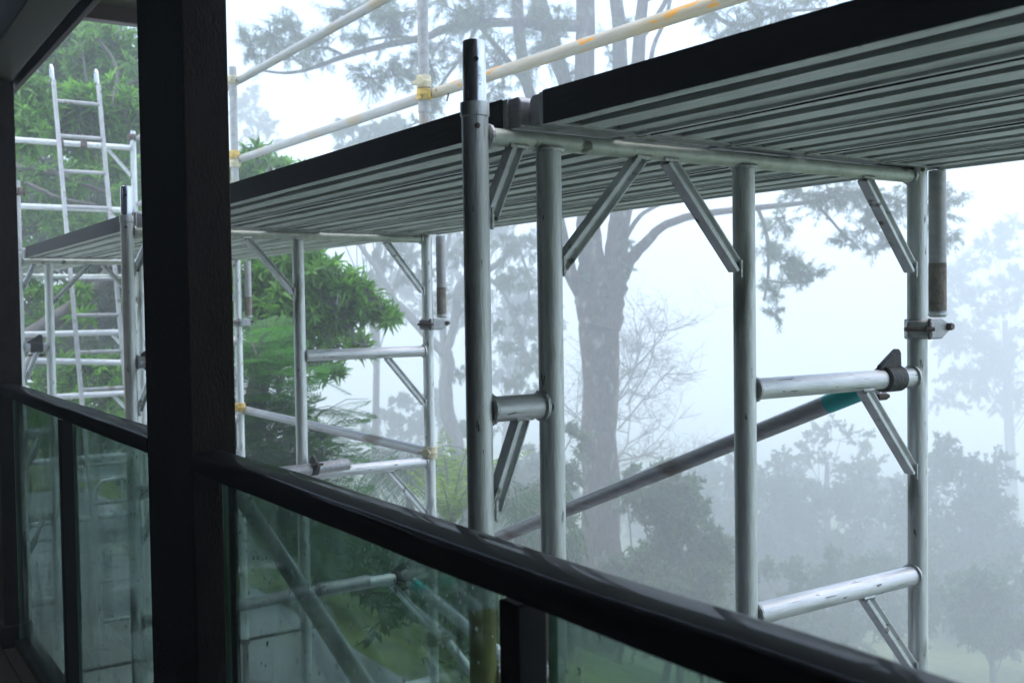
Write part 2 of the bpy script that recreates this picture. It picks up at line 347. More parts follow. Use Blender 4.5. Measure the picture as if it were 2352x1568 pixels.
RAILP = [(-.361,-.606),(-.359,-.600),(-.360,-.584),(-.364,-.576),(-.374,-.572),(-.405,-.5715),(-.424,-.5725),(-.4305,-.5745),(-.4335,-.578),(-.4345,-.600),(-.4335,-.607),(-.43,-.608)]
def rail_wob(x, j):
    return (.0012*math.sin(x*7.3)+.0008*math.sin(x*17+1), .0010*math.sin(x*5.1+j*.2)+.0007*math.sin(x*13+.6) if 2 <= j <= 9 else 0)
def balustrade(x0, x1, panels, balusters, label):
    t = thing('balustrade', ((x0+x1)/2, -.38, -1.575), label, 'balustrade')
    m = MB(); m.prof_x(RAILP, x0, x1, max(8, int((x1-x0)/.03)), rail_wob); m.build('handrail', RAILM, t)
    m = MB(); m.box((x0+.002, -.40, -1.574), (x1-.002, -.356, -1.545)); m.build('bottom_rail', BLACKP, t, bevel=.003)
    for xb in balusters:
        m = MB(); m.box((xb-.019, -.398, -1.546), (xb+.019, -.360, -.63)); m.build('baluster', BLACKP, t, bevel=.002)
    for xa, xb in panels:
        m = MB(); m.box((xa, -.383, -1.547), (xb, -.373, -.612)); g = m.build('glass_panel', GLASS, t, smooth=False)
        m = MB(); m.box((xa-.0022, -.3835, -1.546), (xa-.0002, -.3725, -.613)); m.build('polished_edge', EDGE, g)
        n = int(620*(xb-xa)); px_ = rng.uniform(xa+.01, xb-.01, n); pz_ = -.62 - .9*rng.random(n)**1.6
        V, Q = drops_mesh(np.stack([px_, np.full(n, -.3728), pz_], -1), np.tile((0,1.0,0), (n,1)), rng.uniform(.0012, .0036, n))
        stuff(raw_mesh('raindrops', V, Q, DROP, g, smooth=True))
    return t
balustrade(-.316, 3.95, [(-.293,.634),(.748,2.05),(2.15,3.4)], [.692, 2.1, 3.45], 'glass balustrade with glossy black handrail, passing in front of the nearest scaffold frame')
balustrade(-2.733, -.629, [(-2.715,-1.86),(-1.63,-.65)], [-1.757], 'short glass balustrade with black handrail between the two dark timber posts')

# ------------------------------------------------------------------ scaffold
L = 2.5134; YB, YC, YD = .1633, .6863, 1.2982; R0 = .0243
FX = [-k*L for k in range(4)]
def weld_ring(parent, c, d, r, rr=.005, arc=None):
    d, u, v = frame_axes(d); pts = []; rad = []
    n = 26
    for k in range(n):
        a = 2*math.pi*k/n; pts.append(np.asarray(c) + (r+.001)*(u*math.cos(a)+v*math.sin(a))); rad.append(rr*(1+.25*(k % 2)))
    m = MB(); m.path(pts, rad, 6, closed=True); return m.build('weld', WELD, parent)
def knee(t, y0, z0, y1, z1):
    m = MB(); p = np.array((0, y0, z0)); q = np.array((0, y1, z1)); d = (q-p)/np.linalg.norm(q-p); s = np.cross(d, (1,0,0))
    # folded channel: two flanges and a web standing towards the near side
    out = [(-.013,-.014),(.013,-.014),(.013,.014),(.004,.014),(.0,.006),(-.004,.006),(-.009,.014),(-.013,.014)]
    m.prof([(b, a) for a, b in out], p, (1,0,0), s, d, np.linalg.norm(q-p))
    k = m.build('knee_brace', ALU_K, t, bevel=.0015)
    for c, e in ((p, (0,1,0)), (q, (0,0,1))):
        w_ = MB(); e = np.array(e, float); pts = [c + e*s_*.02 + np.array((.013, 0, 0)) for s_ in np.linspace(-1, 1, 9)]
        w_.path(pts, [.0035+.0015*(i_ % 2) for i_ in range(9)], 6); w_.build('weld', WELD, k)
def leg(t, y, zt, zb=-2.45, spigot=True, text=False):
    m = MB(); m.tube((0,y,zb), (0,y,zt), R0, 32); u_ = m.build('upright', ALU, t)
    if spigot:
        m = MB(); m.path([(0,y,zt-.024),(0,y,zt-.022),(0,y,zt+.002),(0,y,zt+.003)], [.0245,.0266,.0266,.0215], 32); m.build('collar', ALU, u_)
        m = MB(); m.path([(0,y,zt-.01),(0,y,zt+.092),(0,y,zt+.094),(0,y,zt+.112),(0,y,zt+.1135)], [.0214,.0214,.0208,.0202,.0186], 32); m.build('spigot', ALU_SPIG, u_)
        m = MB(); d = np.array((.93,-.36,0)); d /= np.linalg.norm(d); c = np.array((0,y,zt-.042)) + d*(R0-.001)
        m.path([c, c+d*.003, c+d*.0045], [.0055,.005,.003], 14); m.path([c+d*.0046, c+d*.0049], [.002,.002], 10); m.build('rivet', STEEL, u_)
        m = MB(); c = np.array((0,y,zt+.077)) + d*.0205; m.tube(c, c+d*.0013, .0045, 18); m.build('lock_hole', DARKT, u_)
    m = MB(); m.tube((0,y,-2.66), (0,y,zb+.03), .0185, 16); m.tube((0,y,zb-.03), (0,y,zb+.004), .030, 16); m.build('jack', STEEL, u_)
    m = MB(); m.box((-.06,y-.06,GZ), (.06,y+.06,GZ+.01)); m.tube((0,y,GZ+.01), (0,y,-2.655), .022, 12); m.build('base_plate', STEEL, u_)
    return u_
def walk_frame(label, detail=True):
    t = thing('scaffold', (0, YD/2, GZ), label, 'scaffold', 'walk-through scaffold frames')
    leg(t, 0, .056); leg(t, YD, .056)
    for y in (YB, YC):
        m = MB(); m.tube((0,y,-2.3), (0,y,-.010), R0, 32); p_ = m.build('inner_post', ALU, t); weld_ring(p_, (0,y,-.014), (0,0,1), R0)
    m = MB(); m.tube((0,R0-.002,0), (0,YD-R0+.002,0), .0168, 24); tr = m.build('top_transom', ALU_TR, t)
    weld_ring(tr, (0,R0+.004,0), (0,1,0), .0168); weld_ring(tr, (0,YD-R0-.004,0), (0,1,0), .0168)
    for z in (-.5, -1.0, -1.5, -2.0):
        for ya, yb in ((0, YB), (YC, YD)):
            m = MB(); m.tube((0,ya+R0-.004,z), (0,yb-R0+.004,z), .0240, 28); r_ = m.build('rung', ALU_H, t)
            weld_ring(r_, (0,ya+R0,z), (0,1,0), .024); weld_ring(r_, (0,yb-R0,z), (0,1,0), .024)
    knee(t, .088, -.014, .026, -.150); knee(t, .392, -.014, YB+.024, -.235); knee(t, .466, -.014, YC-.024, -.235); knee(t, 1.094, -.014, YD-.024, -.232)
    for z in (-.5, -1.0, -1.5):
        knee(t, .092, z-.02, .026, z-.185); knee(t, 1.09, z-.022, YD-.024, z-.235)
    return t
fr = walk_frame('aluminium scaffold frame with stamped spigot, holding up the tube with teal tape on its rung')
for k, lab in ((1, 'aluminium scaffold frame with the loose tubes clamped across its inner post'), (2, 'aluminium scaffold frame next to the ladder, beside the veranda end post')):
    c = copy_tree(fr, (FX[k], 0, 0)); c['label'] = lab
# stamped lettering wrapped round the nearest spigot
def stamp(parent, txt, ang0, ztop, size):
    cu = bpy.data.curves.new('stamp', 'FONT'); cu.body = txt; cu.size = size; cu.resolution_u = 2
    o = bpy.data.objects.new('stamp', cu); col.objects.link(o)
    me = bpy.data.meshes.new_from_object(o.evaluated_get(bpy.context.evaluated_depsgraph_get())); col.objects.unlink(o); bpy.data.objects.remove(o)
    r = .02150
    org = np.array(parent['org'])
    for v in me.vertices:
        x, y = v.co.x, v.co.y; a = ang0 + y/r          # letters run down the tube, their tops to the right
        v.co = Vector((r*math.cos(a)-org[0], r*math.sin(a)-org[1], ztop-x-org[2]))
    me.materials.append(DARKCAST); s_ = bpy.data.objects.new('stamped_lettering', me); col.objects.link(s_); s_.parent = parent; s_['org'] = list(org)
m = MB(); m.tube((0,0,-1.62), (0,0,-.86), R0+.0006, 32); m.build('paint_band', mat('worn_yellow_band', (.42,.33,.10), .5, .2, .3, 12, spots=[((.45,.47,.44), 9, .50, .06, (1,1,.5))]), [c for c in fr.children if c.name.startswith('upright')][0])
up1 = [c for c in fr.children if c.name.startswith('upright')][0]
bpy.context.view_layer.update()
stamp(up1, 'AS1657 4', math.radians(-10), .120, .0085); stamp(up1, '11747 1', math.radians(-30), .120, .0085)

# plain frame at the far end, carried up past the deck as an end guard
t = thing('scaffold', (0, YD/2, GZ), 'far plain scaffold frame rising past the deck, with end rails behind the ladder', 'scaffold'); F4 = FX[3]
for y in (0, YD):
    leg(t, y, 1.13, spigot=False)
    m = MB(); m.tube((0,y,1.12), (0,y,1.222), .0214, 24); m.build('spigot', ALU_SPIG, t)
for z in (1.08, .556, -.467, -.98, -1.5, -2.0):
    m = MB(); m.tube((0,R0-.004,z), (0,YD-R0+.004,z), .0240, 24); r_ = m.build('rung', ALU_H, t); weld_ring(r_, (0,YD-R0,z), (0,1,0), .024)
    for s_, ye, yk in ((-1, YD-.024, 1.09), (1, .024, .21)):
        knee(t, yk, z-.022, ye, z-.235)
m = MB(); m.tube((0,R0-.002,0), (0,YD-R0+.002,0), .0168, 20); m.build('top_transom', ALU_TR, t)
t.location.x = F4
t['org'] = [F4, YD/2, GZ]

# ---- planks
PW = .246
def plank_outline():
    f_, g_, dp = .056, .039, .036; o = [(0,.052),(0,0),(0,-.006),(.010,-.006),(.012,0)]; y = 0
    for k in range(3):
        o.append((y+f_ if k < 2 else PW-.012, 0))
        if k < 2: o += [(y+f_+.003,dp),(y+f_+g_-.003,dp),(y+f_+g_,0)]
        y += f_+g_
    o += [(PW-.010,-.006),(PW,-.006),(PW,.052)]
    top = []
    yy = PW
    while yy > .02: top += [(yy-.012,.052),(yy-.015,.055),(yy-.021,.055),(yy-.024,.052)]; yy -= .024
    return o + [q for q in top if q[0] > .002]
POUT = plank_outline()
def plank(x0, x1, y, label, group, skew=0.0, ypiv=None):
    t = thing('scaffold_plank', ((x0+x1)/2, y+PW/2, .0235), label, 'plank', group)
    m = MB(); m.prof_x([(y+a, .0235+b) for a, b in POUT], x0+.035, x1-.035, 24, lambda x, j: (0, .0007*math.sin(x*9+j))); m.build('deck_sheet', PLANK, t)
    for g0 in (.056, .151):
        m = MB(); m.prof_x([(y+g0+.0015,.0235+.009),(y+g0+.0375,.0235+.009),(y+g0+.0375,.0235+.018),(y+g0+.0015,.0235+.018)], x0+.05, x1-.05); m.build('groove_shade', PLANK_SIDE, t)  # near-black strips laid in the grooves, painted shade rather than a plank part
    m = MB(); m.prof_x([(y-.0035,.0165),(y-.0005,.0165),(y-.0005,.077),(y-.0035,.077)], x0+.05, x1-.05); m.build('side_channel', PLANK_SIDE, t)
    for xe, s_ in ((x0, 1), (x1, -1)):
        m = MB(); xa, xb = sorted((xe, xe+.04*s_)); m.prof([(0,0),(.04,0),(.04,.0565),(.008,.0565),(0,.048)] if s_ > 0 else [(.04,0),(.04,.048),(.032,.0565),(0,.0565),(0,0)], (xa, y+.004, .0195), (1,0,0), (0,0,1), (0,1,0), PW-.008)
        m.build('end_cap', CLAMPALU if s_ > 0 else ALU_X, t, bevel=.003)
    if y < .12:
        n = int(60*(x1-x0)); px_ = rng.uniform(x0+.05, x1-.05, n)
        V, Q = drops_mesh(np.stack([px_, np.full(n, y+.004), np.full(n, .0172)], -1), np.tile((0,.25,-1.0), (n,1)), rng.uniform(.0015, .0042, n), 1.0)
        stuff(raw_mesh('hanging_drops', V, Q, DROP, t, smooth=True))
    if skew:
        t.matrix_world  # rotate the whole plank slightly about the frame at its end
        c = np.array(((x0 if x1 > 0.5 else x1), .1)); a = skew; p = np.array(t.location[:2])-c
        t.location.x, t.location.y = c + np.array((p[0]*math.cos(a)-p[1]*math.sin(a), p[0]*math.sin(a)+p[1]*math.cos(a)))
        t.rotation_euler.z = a
ORD = ['nearest the house', 'second from the house', 'in the middle of the deck', 'second from the guard rails', 'along the guard rails']
BAYS = [(.03, 2.62, .096, .035, 'deck bay above the taped tube'), (-2.47, .022, .080, .010, 'deck bay between the nearest frames'), (-4.99, -2.50, .032, 0, 'deck bay behind the wide timber post')]
for x0, x1, yf, sk, bn in BAYS:
    for k in range(5):
        plank(x0+(0, .006, -.004, .008, -.002)[k], x1+(0, -.008, .005, -.003, .006)[k], yf + k*.2555+(0, .002, -.0015, .0025, 0)[k], 'ribbed plank %s, %s' % (ORD[k], bn), 'planks of the ' + bn, sk)
for k in range(2):
    plank(-7.5, -5.02, .032 + k*.2555, 'ribbed plank %s, in the last bay beside the ladder hatch' % ORD[k], 'planks of the ladder bay')
plank(-7.5, -5.02, .032 + 4*.2555, 'ribbed plank along the guard rails, in the last bay beyond the ladder hatch', 'planks of the ladder bay')

# ---- clamps, couplers
def swivel_clamp(parent, c, axis, out, m1=CLAMPALU, m2=STEEL, h=.05, r=.031):
    """band round a tube (axis), jaw and wing bolt towards `out`"""
    ax, u, v = frame_axes(axis); o = np.asarray(out, float); o = o - ax*(o@ax); o /= np.linalg.norm(o); s = np.cross(ax, o); c = np.asarray(c, float)
    m = MB(); m.tube(c-ax*h/2, c+ax*h/2, r, 20); b = m.build('band', m1, parent, bevel=.003)
    m = MB(); m.bar(c-ax*h*.42+o*.02, c+ax*h*.42+o*.02, .062, .036, s); m.build('jaw', m1, b, bevel=.005)
    m = MB(); p = c+o*.036; m.tube(p-s*.038, p+s*.034, .0055, 10); m.tube(p+s*.012, p+s*.026, .0095, 6)
    m.bar(p+s*.019-ax*.003, p+s*.022+ax*.026, .010, .005, o); m.bar(p+s*.019+ax*.003, p+s*.022-ax*.026, .010, .005, o); m.build('wing_bolt', m2, b, bevel=.001)
    return b
def cast_coupler(parent, c, axis, out, m1, h=.05):
    ax, u, v = frame_axes(axis); o = np.asarray(out, float); o /= np.linalg.norm(o); s = np.cross(ax, o); c = np.asarray(c, float)
    m = MB(); m.path([c-ax*h*.5, c-ax*h*.46, c-ax*h*.1, c, c+ax*h*.1, c+ax*h*.46, c+ax*h*.5], [.030,.033,.033,.036,.033,.033,.030], 22)
    m.bar(c-s*.052+o*.004, c+s*.02+o*.004, .018, .013, o); m.prof([(-.012,-.02),(.014,-.02),(.026,0),(.014,.02),(-.012,.02)], c-s*.008+o*.018, s, ax, o, .022)
    return m.build('coupler', m1, parent, bevel=.003)

# guard posts standing on the outer spigots, guard rails
YG = YD + .048
def guard_post(x, top, label, c1, c2, zjoint):
    t = thing('guard_post', (x, YD, .06), label, 'guard post', 'guard posts')
    m = MB(); m.tube((x,YD,.062), (x,YD,top), R0, 26); m.build('tube', GALV, t)
    m = MB(); m.tube((x,YD,zjoint-.022), (x,YD,zjoint+.02), .0272, 24); m.build('sleeve', GALV, t, bevel=.002)
    cast_coupler(t, (x,YD,.70), (0,0,1), (.6,-.8,0), c1, .055); cast_coupler(t, (x,YD,.645), (0,0,1), (.8,.6,0), c2, .05)
    cast_coupler(t, (x,YD,1.18), (0,0,1), (.6,-.8,0), c2, .05)
    return t
guard_post(FX[1], 1.75, 'tall galvanised guard post with chipped yellow couplers above the deck joint', CREAM, YELLOW, .585)
guard_post(FX[2], 1.262, 'short galvanised guard post with yellow coupler, behind the wide timber post', YELLOW, CREAM, 1.10)
t = thing('guard_post', (FX[2], 0, .06), 'short stub post with rusty clamp standing beside the veranda end post', 'guard post', 'guard posts')
m = MB(); m.tube((FX[2],0,.062), (FX[2],0,.464), R0, 24); m.build('tube', GALV, t)
swivel_clamp(t, (FX[2],0,.40), (0,0,1), (.6,.8,0), STEEL, STEEL, .045, .031)
def rail(name, p, q, mt, label, cat, group, r=R0):
    t = thing(name, tuple((np.asarray(p)+np.asarray(q))/2), label, cat, group)
    m = MB(); m.tube(p, q, r, 26); m.build('tube', mt, t); return t
g_ = rail('guard_rail', (FX[1]+.03,YG-.01,.650), (.6,YG-.01,.592), GALV_OR, 'lower guard rail with flaking orange paint above the nearest deck bay', 'guard rail', 'guard rails')
m = MB(); m.tube((FX[1]+.16,YG-.012,.632), (FX[1]+.17,YG-.03,.59), .004, 8); m.build('locking_pin', STEEL, g_)
m = MB(); m.tube((FX[1]+.085,YG-.036,.652), (FX[1]+.085,YG-.03,.652), .005, 10); m.build('rivet', STEEL, g_)
rail('guard_rail', (FX[2],YG-.01,.676), (FX[1]-.03,YG-.01,.650), GALV, 'lower plain guard rail between the tall and the short guard post', 'guard rail', 'guard rails')
rail('guard_rail', (FX[2]+.02,YG-.01,1.180), (FX[1]+.5,YG-.01,1.187), GALV, 'upper guard rail rising from the top of the short guard post', 'guard rail', 'guard rails')
t = rail('guard_rail', (FX[3]+.02,YG-.01,1.16), (FX[2]-.03,YG-.01,1.18), GALV, 'upper guard rail running behind the ladder bay to the short guard post', 'guard rail', 'guard rails')
cast_coupler(t, (FX[3],YD,1.17), (0,0,1), (.6,-.8,0), STEEL, .05)
rail('guard_rail', (FX[3]+.02,YG-.01,.61), (FX[2]-.03,YG-.01,.676), GALV, 'lower guard rail of the ladder bay', 'guard rail', 'guard rails')
t = rail('ledger_tube', (FX[2],YG-.01,-.952), (FX[1]-.01,YG-.01,-.968), ALU_X, 'grey ledger tube low on the scaffold with a yellow coupler at each end', 'tube', 'ledger tubes')
cast_coupler(t, (FX[1],YD,-.958), (0,0,1), (.6,-.8,0), CREAM, .055); cast_coupler(t, (FX[2],YD,-.93), (0,0,1), (.6,-.8,0), YELLOW, .055)
rail('ledger_tube', (F4+.05,.2,-.66), (F4+.05,YD+.1,-.735), ALU_H, 'thin tube lashed across the far frame between its rungs', 'tube', 'ledger tubes')

# diagonal braces
def brace(p, q, label, tape=None, clampm=DARKCAST, mt=ALU_X, group='diagonal braces'):
    p = np.asarray(p, float); q = np.asarray(q, float); d = (q-p)/np.linalg.norm(q-p)
    t = thing('diagonal_brace', tuple(q), label, 'brace', group)
    m = MB(); m.tube(p+d*.05, q-d*.05, R0, 26); m.build('tube', mt, t)
    if tape: m = MB(); m.tube(p+d*tape[0], p+d*tape[1], R0+.0009, 26); m.build('tape', TAPE, t)
    for c, dd in ((p, d), (q, -d)):
        k = MB(); rg = np.array((0, 1.0, 0)); k.path([c-rg*.034, c-rg*.03, c+rg*.03, c+rg*.034], [.028,.0325,.0325,.028], 20); b = k.build('clamp', clampm, t)
        k = MB(); k.prof([(-.050,-.004),(.036,-.012),(.034,.040),(.028,.050),(.018,.051),(-.044,.012)], c+np.array((-.006,0,.022)), rg, (0,0,1), (1,0,0), .014); k.build('fin', clampm, b, bevel=.003)
        k = MB(); k.bar(c+dd*.028, c+dd*.075, .04, .02); k.tube(c+dd*.05-rg*.04+np.array((0,0,-.03)), c+dd*.05+rg*.055+np.array((0,0,-.03)), .006, 10); k.tube(c+dd*.05+rg*.01+np.array((0,0,-.03)), c+dd*.05+rg*.045+np.array((0,0,-.03)), .0095, 10); k.build('spring_bolt', STEEL, b)
    return t
brace((0,1.19,-.5), (FX[1],1.14,-1.5), 'dark diagonal tube with teal tape, clamped to the rung of the nearest frame', (.09,.20))
brace((FX[1],1.16,-1.5), (0,1.20,-2.5+.5), 'diagonal tube with teal tape seen only through the wet glass', (.10,.19), mt=ALU_H)
brace((FX[1],.085,-.5), (0,.085,-1.5), 'blurred dark diagonal tube close behind the wet glass panel')
brace((FX[2],.085,-.5), (FX[3],.085,-1.5), 'diagonal tube clamped beside the inner post next to the ladder')

# short outrigger tubes hinged on the outer uprights
for k in range(3):
    x = FX[k]; lab = ['short folded outrigger tube beside the upright of the frame with the taped tube', 'short rust-stained outrigger tube beside the ledger with yellow couplers', 'short outrigger tube half hidden by the wide timber post'][k]
    t = thing('outrigger_tube', (x+.012, YD+.066, -.36), lab, 'tube', 'folded outrigger tubes')
    yo = YD+.066; m = MB(); m.tube((x+.012,yo,-.345), (x+.012,yo,.0172), .0215, 24); m.build('tube', GALV, t)
    m = MB(); m.tube((x+.012,yo,-.335), (x+.012,yo,-.215), .0219, 24); m.build('cement_crust', mat('cement_crust', (.24,.21,.17), .9, 0, .4, 30, bump=.6, bscale=70) if k == 0 else bpy.data.materials['cement_crust'], t)
    m = MB(); m.path([(x+.012,yo,-.352),(x+.012,yo,-.346),(x+.012,yo,-.340)], [.019,.0235,.0225], 20); m.build('weld', WELD, t)
    m = MB(); m.prof([(-.045,-.026),(.0,-.026),(.036,-.004),(.036,.010),(0,.026),(-.045,.026)], (x+.02,yo-.01,-.380), (0,1,0), (0,0,1), (1,0,0), .012); m.build('hinge_plate', CLAMPALU, t, bevel=.003)
    m = MB(); m.tube((x+.008,yo+.017,-.376), (x+.044,yo+.017,-.376), .008, 10); m.tube((x+.03,yo+.017,-.376), (x+.038,yo+.017,-.376), .011, 6); m.build('hinge_bolt', STEEL, t)
    swivel_clamp(t, (x,YD,-.380), (0,0,1), (.72,-.69,0))
# loose tubes clamped across the inner post of the second frame
for z, ye, lab in ((-.965, .872, 'loose grey tube clamped across the inner post just above the handrail'), (-1.475, .955, 'loose grey tube clamped across the inner post, seen through the wet glass')):
    x = FX[1]+.052; t = thing('loose_tube', (x, .4, z), lab, 'tube', 'loose clamped tubes')
    m = MB(); m.tube((x,.05,z-.02), (x,ye,z), .0245, 26); m.build('tube', ALU_X, t)
    swivel_clamp(t, (x,YC+.03,z-.003), (0,1,0), (.5,0,.8), DARKCAST, STEEL, .03, .030)
# stabiliser leg on the second frame
t = thing('stabiliser', (FX[1], YD, -1.8), 'slanting stabiliser tube collared to the outer leg behind the wet glass', 'stabiliser')
swivel_clamp(t, (FX[1],YD,-1.80), (0,0,1), (.8,.5,0), CLAMPALU, STEEL, .07, .034)
m = MB(); m.tube((FX[1]+.05,YD+.05,-1.82), (FX[1]+.62,YD+.55,GZ+.03), .0215, 22); m.build('tube', ALU_H, t)
m = MB(); m.tube((FX[1]+.62,YD+.55,GZ), (FX[1]+.62,YD+.55,GZ+.05), .05, 18, .03); m.build('rubber_foot', DARKCAST, t)

# ladder through the hatch
lt = at(224, 190, 8.45); lb = np.array((-6.75, .86, GZ))
X1 = -7.25
ltop = (np.array((X1,.63,1.52)), np.array((X1,.965,1.52)))
lbot = (np.array((-6.35,.70,GZ)), np.array((-6.35,1.02,GZ)))
t = thing('ladder', tuple((lbot[0]+lbot[1])/2), 'aluminium ladder with hooked tops standing up through the deck beside the end post', 'ladder')
sd_ = []
for k in range(2):
    p, q = lbot[k], ltop[k]; m = MB(); m.bar(p, q, .024, .055, (0,1,0)); m.build('stile', LADDER_M, t, bevel=.003)
    d = (q-p)/np.linalg.norm(q-p); hk = [q-d*.06, q+d*.09, q+d*.12+np.array((-.012,0,0)), q+d*.135+np.array((-.035,0,0)), q+d*.125+np.array((-.06,0,0)), q+d*.09+np.array((-.07,0,0)), q+d*.03+np.array((-.06,0,0))]
    m = MB(); m.path(hk, .0105, 10); m.build('hook', ALU_SPIG, t)
for k in range(15):
    f_ = .045+k*.0655
    p = lbot[0]*(1-f_)+ltop[0]*f_; q = lbot[1]*(1-f_)+ltop[1]*f_
    m = MB(); m.tube(p, q, .0155, 12); m.build('rung', LADDER_M, t)
for k in range(2):
    p = np.array((F4, (.72,.90)[k], 1.08)); swivel_clamp(t, p, (0,1,0), (1,0,.1), STEEL, STEEL, .05, .031)

# ------------------------------------------------------------------ furniture on the terrace below
def chair(cx, cy, rot, label):
    t = thing('garden_chair', (cx, cy, GZ), label, 'chair')
    c_, s_ = math.cos(rot), math.sin(rot); W = lambda x, y, z: np.array((cx+c_*x-s_*y, cy+s_*x+c_*y, GZ+z))
    m = MB(); m.path([W(.21*math.cos(a), .21*math.sin(a), .45) for a in np.linspace(0, 2*math.pi, 28, endpoint=False)], .018, 8, closed=True); m.build('seat_ring', WHITE, t)
    m = MB(); n = 28; m.add([W(.205*math.cos(a), .205*math.sin(a), z) for z in (.443, .452) for a in np.linspace(0, 2*math.pi, n, endpoint=False)], [tuple(range(n-1,-1,-1)), tuple(range(n, 2*n))] + [(j, (j+1) % n, n+(j+1) % n, n+j) for j in range(n)]); m.build('seat', SEATM, t)
    m = MB(); m.path([W(-.18,-.2,.44), W(-.21,-.21,.7), W(-.24,-.20,1.0), W(-.255,-.15,1.07), W(-.26,0,1.09), W(-.255,.15,1.07), W(-.24,.20,1.0), W(-.21,.21,.7), W(-.18,.2,.44)], .017, 8); m.build('backrest', WHITE, t)
    m = MB(); m.path([W(-.2,0,.45), W(-.23,0,.75), W(-.26,0,1.08)], .009, 8); m.build('back_rod', WHITE, t)
    for a, b in ((1,1),(1,-1),(-1,1),(-1,-1)):
        m = MB(); m.path([W(.14*a,.15*b,.45), W(.17*a,.18*b,.25), W(.2*a,.2*b,.004)], .015, 8); m.build('leg', WHITE, t)
chair(-7.60, 1.15, 2.9, 'white metal garden chair with round seat under the scaffold, seen through the glass')
t = thing('garden_table', (-10.4, 1.65, GZ), 'pale garden table behind the round white chair', 'table')
m = MB(); m.box((-10.9,1.15,GZ+.70), (-9.9,2.15,GZ+.74)); m.build('table_top', WHITE, t, bevel=.008)
for a in (-10.82, -9.98):
    for b in (1.23, 2.07): m = MB(); m.tube((a,b,GZ), (a,b,GZ+.702), .02, 10); m.build('leg', WHITE, t)
m = MB(); m.path([(-10.4,1.75,GZ+.741),(-10.4,1.75,GZ+.75),(-10.4,1.75,GZ+1.0),(-10.4,1.75,GZ+1.02)], [.13,.14,.19,.18], 24)
tag(m.build('tub', WHITE), 'pale plastic tub standing on the garden table', 'tub')

